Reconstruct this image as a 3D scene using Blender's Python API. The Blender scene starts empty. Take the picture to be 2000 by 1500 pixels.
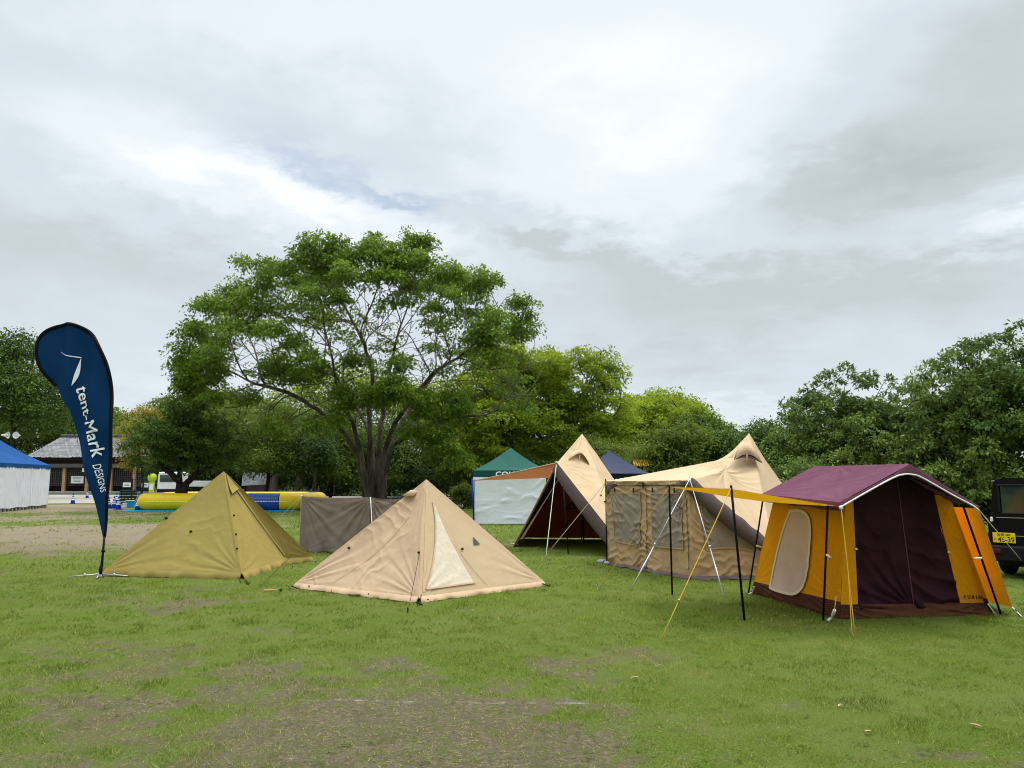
import bpy, math, random
import numpy as np
from mathutils import Vector, Matrix
random.seed(7); RNG = np.random.default_rng(11)
SC = bpy.context.scene
COL = SC.collection
R = math.radians
# ------------------------------------------------------------------ camera
CAMH = 1.6; F = 1500.0; HORIZON = 938.0
PITCH = math.atan((HORIZON-750.0)/F)
cam_d = bpy.data.cameras.new('camera'); cam = bpy.data.objects.new('camera', cam_d); COL.objects.link(cam)
cam.location = (0, 0, CAMH); cam.rotation_euler = (math.pi/2+PITCH, 0, 0)
cam_d.sensor_width = 36; cam_d.lens = 36*F/2000.0; cam_d.clip_end = 5000; cam_d.clip_start = 0.05
SC.camera = cam
SC.view_settings.view_transform = 'Standard'; SC.view_settings.look = 'None'
SC.view_settings.exposure = 0.42; SC.view_settings.gamma = 1.0
SC.cycles.filter_width = 1.05; SC.cycles.use_denoising = True
cp, sp = math.cos(PITCH), math.sin(PITCH)
def ray(px, py):
    r = (px-1000)/F; u = (750-py)/F
    return Vector((r, cp-u*sp, sp+u*cp))
def at(px, py, Y):                       # point seen in that direction, Y metres out
    d = ray(px, py); d = d*(Y/d.y)
    return Vector((d.x, d.y, d.z+CAMH))
def G(px, py):                           # point on the ground
    d = ray(px, py); t = -CAMH/d.z
    return Vector((d.x*t, d.y*t, 0))
def hit(px, py, P0, n):                  # point on a wall plane
    d = ray(px, py); o = Vector((0, 0, CAMH)); n = Vector(n); t = (Vector(P0)-o).dot(n)/d.dot(n)
    return o+d*t
# ------------------------------------------------------------------ world: overcast sky
W = bpy.data.worlds.new('World'); SC.world = W; W.use_nodes = True
nt = W.node_tree; nt.nodes.clear()
SUN_EL, SUN_AZ = R(62), R(50)            # azimuth measured from +Y towards +X
class NB:                                # little node-building helper
    def __init__(s, nt): s.nt = nt
    def n(s, t, **kw):
        a = s.nt.nodes.new(t)
        for k, v in kw.items(): setattr(a, k, v)
        return a
    def link(s, a, b): s.nt.links.new(a, b)
    def m(s, op, a, b=None, c=None, clamp=False):
        x = s.n('ShaderNodeMath', operation=op); x.use_clamp = clamp
        for i, v in enumerate((a, b, c)):
            if v is None: continue
            if isinstance(v, (int, float)): x.inputs[i].default_value = v
            else: s.link(v, x.inputs[i])
        return x.outputs[0]
    def mix(s, f, a, b, typ='MIX'):
        x = s.n('ShaderNodeMix', data_type='RGBA', blend_type=typ)
        for i, v in ((0, f), (6, a), (7, b)):
            if isinstance(v, (int, float)): x.inputs[i].default_value = v
            elif isinstance(v, tuple): x.inputs[i].default_value = (*v, 1) if len(v) == 3 else v
            else: s.link(v, x.inputs[i])
        return x.outputs[2]
    def noise(s, vec, scale, detail=4, rough=.5, dist=0.):
        x = s.n('ShaderNodeTexNoise'); x.inputs['Scale'].default_value = scale
        x.inputs['Detail'].default_value = detail; x.inputs['Roughness'].default_value = rough
        x.inputs['Distortion'].default_value = dist
        if vec is not None: s.link(vec, x.inputs['Vector'])
        return x.outputs[0]
    def ramp(s, fac, stops, interp='LINEAR'):
        x = s.n('ShaderNodeValToRGB'); x.color_ramp.interpolation = interp
        e = x.color_ramp.elements
        while len(e) < len(stops): e.new(.5)
        for i, (p, c) in enumerate(stops):
            e[i].position = p; e[i].color = (*c, 1) if not isinstance(c, (int, float)) else (c, c, c, 1)
        s.link(fac, x.inputs[0]); return x.outputs[0]
    def mapr(s, v, a, b, c, d, smooth=True):
        x = s.n('ShaderNodeMapRange', interpolation_type='SMOOTHSTEP' if smooth else 'LINEAR')
        for i, q in enumerate((v, a, b, c, d)):
            if isinstance(q, (int, float)): x.inputs[i].default_value = q
            else: s.link(q, x.inputs[i])
        return x.outputs[0]
b = NB(nt)
tc = b.n('ShaderNodeTexCoord'); sep = b.n('ShaderNodeSeparateXYZ'); b.link(tc.outputs['Generated'], sep.inputs[0])
dx, dy, dz = sep.outputs
el = b.m('ARCSINE', dz); az = b.m('ARCTAN2', dx, dy)
zc = b.m('ADD', b.m('MAXIMUM', dz, 0.0), 0.16)
cv = b.n('ShaderNodeCombineXYZ'); b.link(b.m('DIVIDE', dx, zc), cv.inputs[0]); b.link(b.m('DIVIDE', dy, zc), cv.inputs[1])
P = cv.outputs[0]
n1 = b.noise(P, 0.75, 6, .52, .3); n2 = b.noise(P, 2.2, 8, .6, .5); n3 = b.noise(P, 5.5, 8, .62, .2)
azw = b.m('ADD', az, b.m('MULTIPLY', b.m('SUBTRACT', n2, .5), .26))
elw = b.m('ADD', el, b.m('MULTIPLY', b.m('SUBTRACT', n3, .5), .12))
def gz(px, py, sx, sy, rot=0):           # soft elliptical cloud mass round one direction of the sky
    d = ray(px, py).normalized(); a0 = math.atan2(d.x, d.y); e0 = math.asin(d.z)
    da = b.m('SUBTRACT', azw, a0); de = b.m('SUBTRACT', elw, e0); c, s_ = math.cos(rot), math.sin(rot)
    u = b.m('DIVIDE', b.m('ADD', b.m('MULTIPLY', da, c), b.m('MULTIPLY', de, s_)), sx/F)
    v = b.m('DIVIDE', b.m('SUBTRACT', b.m('MULTIPLY', de, c), b.m('MULTIPLY', da, s_)), sy/F)
    q = b.m('ADD', b.m('MULTIPLY', u, u), b.m('MULTIPLY', v, v))
    return b.m('EXPONENT', b.m('MULTIPLY', q, -1.0))
Bv = b.m('ADD', .56, b.m('MULTIPLY', b.m('SUBTRACT', n1, .5), .55))
Bv = b.m('ADD', Bv, b.m('MULTIPLY', b.m('SUBTRACT', n2, .5), .24))
Bv = b.m('ADD', Bv, b.m('MULTIPLY', b.m('SUBTRACT', n3, .5), .16))
for (px, py, sx, sy, rot, w) in [
        (1330, 280, 340, 170, .1, .31), (1150, 90, 620, 130, 0, .24), (420, 330, 300, 90, -.25, .30),
        (700, 420, 260, 50, -.2, .22), (1960, 420, 90, 40, .2, .42), (500, 40, 400, 70, .1, .12),
        (1680, 350, 190, 65, .1, -.44), (1900, 130, 330, 130, 0, -.30), (250, 190, 420, 50, -.1, -.10),
        (150, 470, 360, 80, 0, -.14), (1060, 470, 190, 36, -.25, -.42), (1450, 560, 500, 60, -.03, -.26),
        (700, 640, 1200, 90, 0, -.07), (1400, 700, 600, 50, 0, -.10), (1400, 800, 300, 30, 0, .16),
        (300, 700, 500, 60, 0, .04)]:
    Bv = b.m('ADD', Bv, b.m('MULTIPLY', gz(px, py, sx, sy, rot), w))
cloud = b.ramp(Bv, [(0.0, (.37, .41, .425)), (.28, (.43, .475, .50)), (.52, (.52, .575, .62)), (.78, (.63, .685, .73)), (1.0, (.76, .785, .80))], 'EASE')
sky = b.n('ShaderNodeTexSky', sky_type='NISHITA'); sky.sun_disc = False
sky.sun_elevation = SUN_EL; sky.sun_rotation = SUN_AZ
blue = b.mix(1.0, sky.outputs[0], (.085, .085, .085), 'MULTIPLY')
hole = b.m('ADD', gz(630, 330, 170, 36, -.32), gz(800, 382, 130, 20, -.12))
hole = b.m('MULTIPLY', b.mapr(hole, .05, 1.1, 0, .72), b.mapr(n3, .3, .65, .35, 1.0))
colr = b.mix(hole, cloud, b.mix(.75, blue, (.36, .44, .57)))
# an overcast sky is about three times as bright overhead as near the horizon
boost = b.m('ADD', 1.0, b.m('MULTIPLY', b.mapr(el, .58, 1.2, 0, 1), 4.2))
bg = b.n('ShaderNodeBackground'); b.link(colr, bg.inputs[0]); b.link(boost, bg.inputs[1])
wo = b.n('ShaderNodeOutputWorld'); b.link(bg.outputs[0], wo.inputs[0])
# ------------------------------------------------------------------ sun behind cloud
sl = bpy.data.lights.new('sun', 'SUN'); sl.energy = 1.5; sl.angle = R(16); sl.color = (1, .96, .9)
so = bpy.data.objects.new('sun', sl); COL.objects.link(so)
sd = Vector((math.sin(SUN_AZ)*math.cos(SUN_EL), math.cos(SUN_AZ)*math.cos(SUN_EL), math.sin(SUN_EL)))
so.rotation_euler = (-sd).to_track_quat('-Z', 'Y').to_euler()
# ------------------------------------------------------------------ noise in numpy
_T = RNG.random((64, 64, 64))
def vn(x, y, z=0.0):
    x, y, z = np.broadcast_arrays(np.asarray(x, float), np.asarray(y, float), np.asarray(z, float))
    xi, yi, zi = np.floor(x).astype(int), np.floor(y).astype(int), np.floor(z).astype(int)
    fx, fy, fz = x-xi, y-yi, z-zi
    fx, fy, fz = fx*fx*(3-2*fx), fy*fy*(3-2*fy), fz*fz*(3-2*fz)
    o = 0
    for i in (0, 1):
        for j in (0, 1):
            for k in (0, 1):
                o = o+_T[(xi+i) % 64, (yi+j) % 64, (zi+k) % 64]*(fx if i else 1-fx)*(fy if j else 1-fy)*(fz if k else 1-fz)
    return o
def fbm(x, y, z=0.0, o=4):
    a, t, s = .5, 0, 0
    for k in range(o):
        t = t+a*vn(np.asarray(x)*2**k+k*17.3, np.asarray(y)*2**k+k*5.1, np.asarray(z)*2**k+k*9.7); s += a; a *= .5
    return t/s
def sstep(a, b_, x):
    t = np.clip((x-a)/(b_-a), 0, 1); return t*t*(3-2*t)
# ------------------------------------------------------------------ materials
def mat(name, color, rough=.8, var=.12, vscale=6., bump=0., bscale=30., spec=.07, trans=0., metal=0., weave=0., dirt=None, coords='Object', stretch=None, coat=0.):
    m = bpy.data.materials.new(name); m.use_nodes = True; t = m.node_tree; t.nodes.clear(); q = NB(t)
    tcx = q.n('ShaderNodeTexCoord').outputs[coords]
    if stretch:
        mp = q.n('ShaderNodeMapping'); mp.inputs['Scale'].default_value = stretch; q.link(tcx, mp.inputs[0]); tcx = mp.outputs[0]
    nz = q.noise(tcx, vscale, 5, .6)
    dark = tuple(c*(1-var*1.6) for c in color); lite = tuple(min(1, c*(1+var)) for c in color)
    c = q.ramp(nz, [(.3, dark), (.7, lite)])
    if dirt: c = q.mix(q.mapr(q.noise(tcx, vscale*.6, 6, .7), .5, .75, 0, dirt[1]), c, dirt[0])
    p = q.n('ShaderNodeBsdfPrincipled'); q.link(c, p.inputs['Base Color'])
    p.inputs['Roughness'].default_value = rough; p.inputs['Specular IOR Level'].default_value = spec; p.inputs['Metallic'].default_value = metal
    p.inputs['Coat Weight'].default_value = coat
    if bump or weave:
        h = q.m('MULTIPLY', q.noise(tcx, bscale, 2.5, .5), bump)
        if weave: h = q.m('ADD', h, q.m('MULTIPLY', q.noise(tcx, 400, 2, .5), weave))
        bp = q.n('ShaderNodeBump'); bp.inputs['Strength'].default_value = 1.; bp.inputs['Distance'].default_value = .02
        q.link(h, bp.inputs['Height']); q.link(bp.outputs[0], p.inputs['Normal'])
    o = q.n('ShaderNodeOutputMaterial')
    if trans:
        tr = q.n('ShaderNodeBsdfTranslucent'); q.link(c, tr.inputs[0]); mx = q.n('ShaderNodeMixShader'); mx.inputs[0].default_value = trans
        q.link(p.outputs[0], mx.inputs[1]); q.link(tr.outputs[0], mx.inputs[2]); q.link(mx.outputs[0], o.inputs[0])
    else: q.link(p.outputs[0], o.inputs[0])
    return m
def leafmat(name, dark, mid, lite, trans=.3, rough=.55):
    m = bpy.data.materials.new(name); m.use_nodes = True; t = m.node_tree; t.nodes.clear(); q = NB(t)
    a = q.n('ShaderNodeAttribute'); a.attribute_name = 'tint'
    c = q.ramp(a.outputs['Fac'], [(0, dark), (.5, mid), (1, lite)])
    p = q.n('ShaderNodeBsdfPrincipled'); q.link(c, p.inputs['Base Color']); p.inputs['Roughness'].default_value = rough
    p.inputs['Specular IOR Level'].default_value = .10
    tr = q.n('ShaderNodeBsdfTranslucent'); q.link(q.mix(.5, c, lite, 'MIX'), tr.inputs[0])
    mx = q.n('ShaderNodeMixShader'); mx.inputs[0].default_value = trans
    q.link(p.outputs[0], mx.inputs[1]); q.link(tr.outputs[0], mx.inputs[2])
    o = q.n('ShaderNodeOutputMaterial'); q.link(mx.outputs[0], o.inputs[0]); return m
M = {}
M['olive'] = mat('olive_canvas', (.315, .235, .068), .85, .06, 2., .35, 9, trans=.12)
M['beige'] = mat('beige_canvas', (.60, .41, .255), .88, .06, 2., .4, 9, trans=.12)
M['sand'] = mat('sand_canvas', (.56, .41, .25), .88, .05, 1.5, .35, 6, trans=.12)
M['khaki'] = mat('khaki_canvas', (.42, .285, .15), .88, .10, 3., .6, 10, trans=.10)
M['mudgrey'] = mat('grey_brown_flap', (.115, .085, .078), .85, .12, 5., .5, 12)
M['mesh'] = mat('grey_window_mesh', (.27, .22, .165), .9, .10, 3., .6, 8, trans=.1)
M['taupe'] = mat('taupe_canvas', (.20, .155, .125), .9, .10, 2.5, .5, 8, trans=.08)
M['brownin'] = mat('rust_shaded_inside', (.17, .05, .025), .9, .15, 3., .4, 8, trans=.35)  # rust tone stands for light glowing through beige canvas
M['rust'] = mat('rust_canvas', (.33, .13, .05), .9, .08, 3., .4, 8, trans=.35)
M['clear'] = mat('milky_vinyl', (.60, .50, .37), .55, .05, 14., .45, 22, spec=.3, stretch=(1, 1, .35))
M['yellow'] = mat('mustard_canvas', (.78, .325, .008), .85, .05, 2., .35, 9, trans=.15)
M['awny'] = mat('yellow_canvas', (.66, .33, .010), .85, .04, 2., .25, 9, trans=.3)
M['purple'] = mat('plum_canvas', (.130, .046, .074), .8, .07, 2., .35, 7, trans=.04)
M['plumdark'] = mat('dark_plum_cloth', (.034, .011, .017), .75, .2, 3., .5, 10)
M['brownband'] = mat('brown_hem', (.085, .032, .018), .8, .15, 4., .5, 10)
M['pinkmesh'] = mat('pale_pink_mesh', (.60, .44, .37), .85, .08, 3., .3, 10)
M['cream'] = mat('cream_tape', (.72, .62, .42), .7, .06)
M['white'] = mat('white_webbing', (.75, .74, .70), .6, .05)
M['black'] = mat('black_pole', (.008, .008, .009), .4, .1)
M['steel'] = mat('steel_pole', (.48, .49, .51), .35, .08, metal=.8)
M['ropey'] = mat('yellow_rope', (.60, .34, .06), .8, .1)
M['ropew'] = mat('white_rope', (.70, .68, .60), .8, .1)
M['flagblue'] = mat('navy_flag_cloth', (.003, .032, .098), .7, .06, 2., .3, 6, trans=.12)
M['blackcloth'] = mat('black_sleeve', (.006, .006, .008), .7, .1)
M['ink'] = mat('white_print', (.80, .82, .84), .7, .02)
M['whitecloth'] = mat('white_cloth', (.74, .75, .79), .85, .02, 2., .2, 5, trans=.12)
M['bluecan'] = mat('blue_canopy_cloth', (.014, .075, .235), .75, .1, 2., .4, 5, trans=.1)
M['greencan'] = mat('green_canopy_cloth', (.022, .090, .068), .75, .07, 2., .3, 5, trans=.06)
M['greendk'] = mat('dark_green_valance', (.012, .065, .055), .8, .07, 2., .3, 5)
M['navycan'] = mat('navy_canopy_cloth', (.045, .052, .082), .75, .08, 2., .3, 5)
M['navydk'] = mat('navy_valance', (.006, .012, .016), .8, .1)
M['pvcy'] = mat('yellow_pvc', (.80, .54, .01), .4, .05, 1.0, .12, 2.5, spec=.3)
M['pvcb'] = mat('blue_pvc', (.015, .055, .28), .35, .06, 1.5, .1, 4, spec=.5)
M['pvcp'] = mat('violet_pvc', (.13, .12, .26), .4, .06, 1.5)
M['cyan'] = mat('cyan_plastic', (.02, .30, .52), .5, .08)
M['red'] = mat('red_plastic', (.28, .01, .015), .5, .08)
M['coneb'] = mat('blue_cone', (.008, .03, .26), .5, .08)
M['conew'] = mat('white_reflector', (.72, .75, .80), .4, .04)
M['dkgreen'] = mat('dark_green_fence', (.01, .028, .024), .6, .2)
M['tile'] = None
M['wood'] = mat('pale_timber', (.45, .29, .17), .8, .1, 5., .3, 20)
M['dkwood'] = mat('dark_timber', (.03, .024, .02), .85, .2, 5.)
M['eave'] = mat('grey_eave', (.11, .105, .10), .8, .1, 5.)
M['plaster'] = mat('pale_plaster', (.5, .42, .32), .9, .08)
M['concrete'] = mat('concrete', (.32, .31, .28), .9, .1, 3., .3, 20)
M['whitepaint'] = mat('white_paint', (.72, .72, .70), .5, .06)
M['lime'] = mat('lime_paint', (.42, .55, .04), .6, .12, 3.)
M['roofy'] = mat('new_cedar_boards', (.62, .34, .07), .7, .1, 3.)
M['car'] = mat('black_car_paint', (.003, .0033, .0035), .5, .1, spec=.12)
M['carplastic'] = mat('black_car_plastic', (.012, .012, .013), .6, .1)
M['tyre'] = mat('tyre_rubber', (.010, .010, .010), .85, .1)
M['glass'] = mat('dark_car_glass', (.02, .035, .03), .06, .1, spec=.8)
M['platey'] = mat('yellow_plate', (.70, .53, .02), .5, .03)
M['platek'] = mat('plate_ink', (.02, .015, .01), .6, .03)
M['lampred'] = mat('red_lamp_lens', (.07, .006, .006), .4, .05, spec=.2)
M['chrome'] = mat('grey_metal', (.35, .36, .37), .35, .05, metal=.6)
M['tan'] = mat('tan_wood_handle', (.55, .30, .12), .6, .1)
M['leafdry'] = mat('dry_leaf', (.42, .28, .16), .8, .2)
M['bark_z'] = mat('zelkova_bark', (.095, .080, .062), .9, .45, 3., 1.0, 14, dirt=((.26, .245, .19), .8), stretch=(1, 1, .35))
M['bark_d'] = mat('dark_bark', (.032, .026, .022), .95, .3, 4., 1.0, 14, stretch=(1, 1, .4))
M['bark_g'] = mat('grey_bark', (.10, .09, .075), .95, .3, 4., 1.0, 14, stretch=(1, 1, .4))
M['stone'] = mat('stone', (.27, .26, .23), .9, .15, 8., .5, 20)
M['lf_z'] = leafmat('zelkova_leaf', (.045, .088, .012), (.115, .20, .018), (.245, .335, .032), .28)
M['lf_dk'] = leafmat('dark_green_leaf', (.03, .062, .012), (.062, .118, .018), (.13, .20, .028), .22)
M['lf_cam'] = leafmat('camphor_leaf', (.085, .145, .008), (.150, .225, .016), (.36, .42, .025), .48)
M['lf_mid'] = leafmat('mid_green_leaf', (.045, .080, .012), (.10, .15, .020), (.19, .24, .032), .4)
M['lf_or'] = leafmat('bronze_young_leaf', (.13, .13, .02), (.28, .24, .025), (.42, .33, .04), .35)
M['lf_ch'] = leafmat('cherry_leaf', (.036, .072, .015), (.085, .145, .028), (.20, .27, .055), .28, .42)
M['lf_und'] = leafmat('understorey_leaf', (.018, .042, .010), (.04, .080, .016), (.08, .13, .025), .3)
# ------------------------------------------------------------------ object helpers
def mesh_obj(name, verts, faces, m, parent=None, smooth=False, attr=None):
    me = bpy.data.meshes.new(name)
    if isinstance(faces, np.ndarray):
        V = np.asarray(verts, dtype=np.float32); k = faces.shape[1]; n = len(faces)
        me.vertices.add(len(V)); me.vertices.foreach_set('co', V.ravel())
        me.loops.add(n*k); me.loops.foreach_set('vertex_index', faces.astype(np.int32).ravel())
        me.polygons.add(n); me.polygons.foreach_set('loop_start', np.arange(0, n*k, k, dtype=np.int32))
        me.update(calc_edges=True)
    else:
        me.from_pydata([tuple(v) for v in verts], [], [tuple(f) for f in faces]); me.update()
    mats = m if isinstance(m, (list, tuple)) else [m]
    for x in mats: me.materials.append(x)
    if smooth: me.polygons.foreach_set('use_smooth', np.ones(len(me.polygons), dtype=bool))
    if attr is not None:
        for k, v in attr.items():
            a = me.attributes.new(k, 'FLOAT', 'POINT'); a.data.foreach_set('value', np.asarray(v, dtype=np.float32))
    o = bpy.data.objects.new(name, me); COL.objects.link(o)
    if parent is not None: attach(o, parent)
    return o
def wloc(o):
    v = Vector(o.location)
    while o.parent: o = o.parent; v = v+(o.location if o.type == 'EMPTY' else Vector((0, 0, 0)))
    return v
def root_of(o):
    while o.parent: o = o.parent
    return o
def attach(o, parent):                   # geometry is written in world space; the inverse keeps it there
    o.parent = parent
    if parent.type == 'EMPTY': o.matrix_parent_inverse = Matrix.Translation(-Vector(parent.location))
def thing(name, label, cat, loc=(0, 0, 0), group=None):
    o = bpy.data.objects.new(name, None); COL.objects.link(o); o.location = loc; o.empty_display_size = .2
    return tag(o, label, cat, group)
def tag(o, label=None, cat=None, group=None, kind=None):
    if label: o['label'] = label
    if cat: o['category'] = cat
    if group: o['group'] = group
    if kind: o['kind'] = kind
    return o
def dup(root, loc, rotz=0, label=None, group=None, scale=1):   # root built at the origin
    r = root.copy(); COL.objects.link(r); r.location = loc; r.rotation_euler = (0, 0, rotz); r.scale = (scale,)*3
    if label: r['label'] = label
    if group: r['group'] = group
    for ch in list(root.children):
        c = ch.copy(); COL.objects.link(c); c.parent = r
        for g in list(ch.children):
            d = g.copy(); COL.objects.link(d); d.parent = c
    return r
class MB:
    def __init__(s): s.v = []; s.f = []
    def add(s, v, f):
        o = len(s.v); s.v += [tuple(x) for x in v]; s.f += [tuple(i+o for i in q) for q in f]; return s
    def box(s, c, size, rz=0, rx=0, bev=0):
        x, y, z = (q/2 for q in size)
        if bev <= 0:
            P = [(a*x, b_*y, c_*z) for a in (-1, 1) for b_ in (-1, 1) for c_ in (-1, 1)]
            Fc = [(0, 1, 3, 2), (4, 6, 7, 5), (0, 4, 5, 1), (2, 3, 7, 6), (0, 2, 6, 4), (1, 5, 7, 3)]
        else:
            P = []; ring = []
            for zz, k in ((-z, bev), (-z+bev, 0), (z-bev, 0), (z, bev)):
                a, c2 = x-k, y-k; e = bev
                P += [(-a+e, -c2, zz), (a-e, -c2, zz), (a, -c2+e, zz), (a, c2-e, zz), (a-e, c2, zz), (-a+e, c2, zz), (-a, c2-e, zz), (-a, -c2+e, zz)]
            Fc = [tuple(range(7, -1, -1)), tuple(range(24, 32))]
            for k in range(3):
                for i in range(8): Fc.append((k*8+i, k*8+(i+1) % 8, (k+1)*8+(i+1) % 8, (k+1)*8+i))
        T = Matrix.Translation(Vector(c)) @ Matrix.Rotation(rz, 4, 'Z') @ Matrix.Rotation(rx, 4, 'X')
        return s.add([T @ Vector(p) for p in P], Fc)
    def tube(s, pts, r, n=7, cap=True):
        pts = [Vector(p) for p in pts]; rs = r if isinstance(r, (list, tuple)) else [r]*len(pts)
        V = []; Fc = []; prev = None
        for i, p in enumerate(pts):
            d = (pts[min(i+1, len(pts)-1)]-pts[max(i-1, 0)]).normalized()
            a = prev if prev is not None else (Vector((0, 0, 1)) if abs(d.z) < .9 else Vector((1, 0, 0)))
            u = d.cross(a).normalized(); w = u.cross(d).normalized(); prev = w
            for k in range(n):
                t = 2*math.pi*k/n; V.append(p+(u*math.cos(t)+w*math.sin(t))*rs[i])
        for i in range(len(pts)-1):
            for k in range(n): Fc.append((i*n+k, i*n+(k+1) % n, (i+1)*n+(k+1) % n, (i+1)*n+k))
        if cap: Fc.append(tuple(range(n-1, -1, -1))); Fc.append(tuple(range((len(pts)-1)*n, len(pts)*n)))
        return s.add(V, Fc)
    def lathe(s, prof, c=(0, 0, 0), n=20):
        V = []; Fc = []
        for (r, z) in prof:
            for k in range(n):
                t = 2*math.pi*k/n; V.append((c[0]+r*math.cos(t), c[1]+r*math.sin(t), c[2]+z))
        for i in range(len(prof)-1):
            for k in range(n): Fc.append((i*n+k, i*n+(k+1) % n, (i+1)*n+(k+1) % n, (i+1)*n+k))
        return s.add(V, Fc)
    def build(s, name, m, parent=None, smooth=False):
        return mesh_obj(name, s.v, s.f, m, parent, smooth)
def rope(name, pts, r, m, parent, sag=0.0, n=8):
    a, c = Vector(pts[0]), Vector(pts[-1]); L = []
    for i in range(n+1):
        t = i/n; p = a.lerp(c, t); p.z -= sag*4*t*(1-t); L.append(p)
    return MB().tube(L, r, 6).build(name, m, parent, True)
class Panel:                             # a stretched cloth panel: A top left, B top right, C bottom right, D bottom left
    def __init__(s, A, B, C, D, out, sag=0., folds=(), nz=(0., 1.), edge=.05, seed=0, waves=()):
        s.waves = waves
        s.q = [np.array(Vector(x)) for x in (A, B, C, D)]; s.sag = sag; s.folds = folds; s.nz = nz; s.edge = edge; s.seed = seed
        A, B, C, D = s.q; n = np.cross(C-A, D-B); n /= np.linalg.norm(n); mid = (A+B+C+D)/4
        if np.dot(n, np.array(Vector(out))-mid) < 0: n = -n
        s.n = n; s.lu = max(np.linalg.norm(B-A), np.linalg.norm(C-D)); s.lv = max(np.linalg.norm(D-A), np.linalg.norm(C-B))
        e1 = (C-D) if np.linalg.norm(C-D) > 1e-6 else (B-A); e1 = e1/np.linalg.norm(e1); s.e1 = e1; s.e2 = np.cross(n, e1)
    def flat(s, u, v):
        A, B, C, D = s.q; u = np.asarray(u, float)[..., None]; v = np.asarray(v, float)[..., None]
        return (1-v)*((1-u)*A+u*B)+v*((1-u)*D+u*C)
    def pt(s, u, v, off=0.):
        u = np.asarray(u, float); v = np.asarray(v, float); Pm = s.flat(u, v); d = -s.sag*16*u*(1-u)*v*(1-v)
        x = Pm@s.e1; y = Pm@s.e2
        for (cu, cv, amp, L, k) in s.folds:
            Pc = s.flat(cu, cv); q = Pm-Pc; dist = np.linalg.norm(q, axis=-1)+1e-5
            th = np.arctan2(q@s.e2, q@s.e1)
            th = th+.10*(fbm(x*2.3+s.seed, y*2.3, 0, 2)-.5)
            w = np.sin(k*th*6.283+s.seed)+.55*np.sin(k*1.7*th*6.283+1.3+2*s.seed)
            gate = .35+1.1*vn(th*k*1.3+s.seed*3.1, 3.3+s.seed)
            d = d+amp*np.sign(w)*np.abs(w)**.8*gate*np.exp(-dist/L)*sstep(.02, .25, dist)
        if s.nz[0]: d = d+s.nz[0]*(fbm(x*s.nz[1]+s.seed*7, y*s.nz[1]*(s.nz[2] if len(s.nz) > 2 else 1), s.seed, 4)-.5)*2
        for (ang, fr, amp, lo, hi, *wr) in s.waves:   # drawn creases running along one direction, limited to a band of u
            ca, sa = math.cos(ang), math.sin(ang); ac = -x*sa+y*ca; al = x*ca+y*sa
            ph = fr*ac+3.2*fbm(al*1.1+s.seed, ac*1.1, 2.2, 3)+(wr[0] if wr else 2)*fbm(al*4, ac*4, 5.5, 2); g_ = sstep(.38, .62, fbm(al*1.3+9, ac*3.1+s.seed, 7.7, 3))
            d = d+amp*(1-np.abs(np.sin(ph*3.1416))**.7)*g_*sstep(lo-.12, lo+.05, u)*(1-sstep(hi-.05, hi+.12, u))
        eu = np.minimum(u, 1-u)*s.lu*np.maximum(np.where(np.linalg.norm(s.q[1]-s.q[0]) < 1e-3, v, 1.), .02); ev = np.minimum(v, 1-v)*s.lv
        return Pm+s.n*((d*sstep(0, s.edge, np.minimum(eu, ev)))[..., None]+off)
    def grid(s, nu=40, nv=40, uv=((0, 0), (1, 0), (1, 1), (0, 1)), off=0., shape=None):
        a, b_, c, d = (np.array(q, float) for q in uv)
        U, V = np.meshgrid(np.linspace(0, 1, nu+1), np.linspace(0, 1, nv+1))
        U3, V3 = U[..., None], V[..., None]
        q = (1-V3)*((1-U3)*a+U3*b_)+V3*((1-U3)*d+U3*c)
        Pm = s.pt(q[..., 0], q[..., 1], off).reshape(-1, 3)
        i = np.arange(nu*nv); r, c_ = i//nu, i % nu; k = r*(nu+1)+c_
        return Pm, np.stack([k, k+1, k+nu+2, k+nu+1], 1)
    def uvof(s, p):                      # u,v of a 3-D point near the panel
        A, B, C, D = s.q; u = v = .5
        p = np.array(Vector(p))
        for _ in range(30):
            f = s.flat(u, v)-p; h = 1e-4
            J = np.stack([(s.flat(u+h, v)-s.flat(u, v))/h, (s.flat(u, v+h)-s.flat(u, v))/h], 1)
            dl = np.linalg.lstsq(J, -f, rcond=None)[0]; u += dl[0]; v += dl[1]
        return float(u), float(v)
    def pix(s, px, py):                  # u,v of the spot of this panel seen in a direction
        return s.uvof(hit(px, py, s.q[0] if np.linalg.norm(s.q[0]-s.q[2]) else s.q[1], s.n))
    def obj(s, name, m, parent, nu=40, nv=40, uv=((0, 0), (1, 0), (1, 1), (0, 1)), off=0.):
        V, Fc = s.grid(nu, nv, uv, off); return mesh_obj(name, V, Fc, m, parent, True)
    def strip(s, uvs, w, off=.006):      # a flat tape laid along a path of u,v points
        P2 = [Vector(s.pt(u, v, off)) for u, v in uvs]; n = Vector(s.n); V = []; Fc = []
        for i, p in enumerate(P2):
            d = (P2[min(i+1, len(P2)-1)]-P2[max(i-1, 0)]).normalized(); t = d.cross(n).normalized()*w/2
            V += [p-t, p+t]
        for i in range(len(P2)-1): Fc.append((2*i, 2*i+1, 2*i+3, 2*i+2))
        return V, Fc
def lerp_uv(a, c, n): return [(a[0]+(c[0]-a[0])*i/n, a[1]+(c[1]-a[1])*i/n) for i in range(n+1)]
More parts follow.
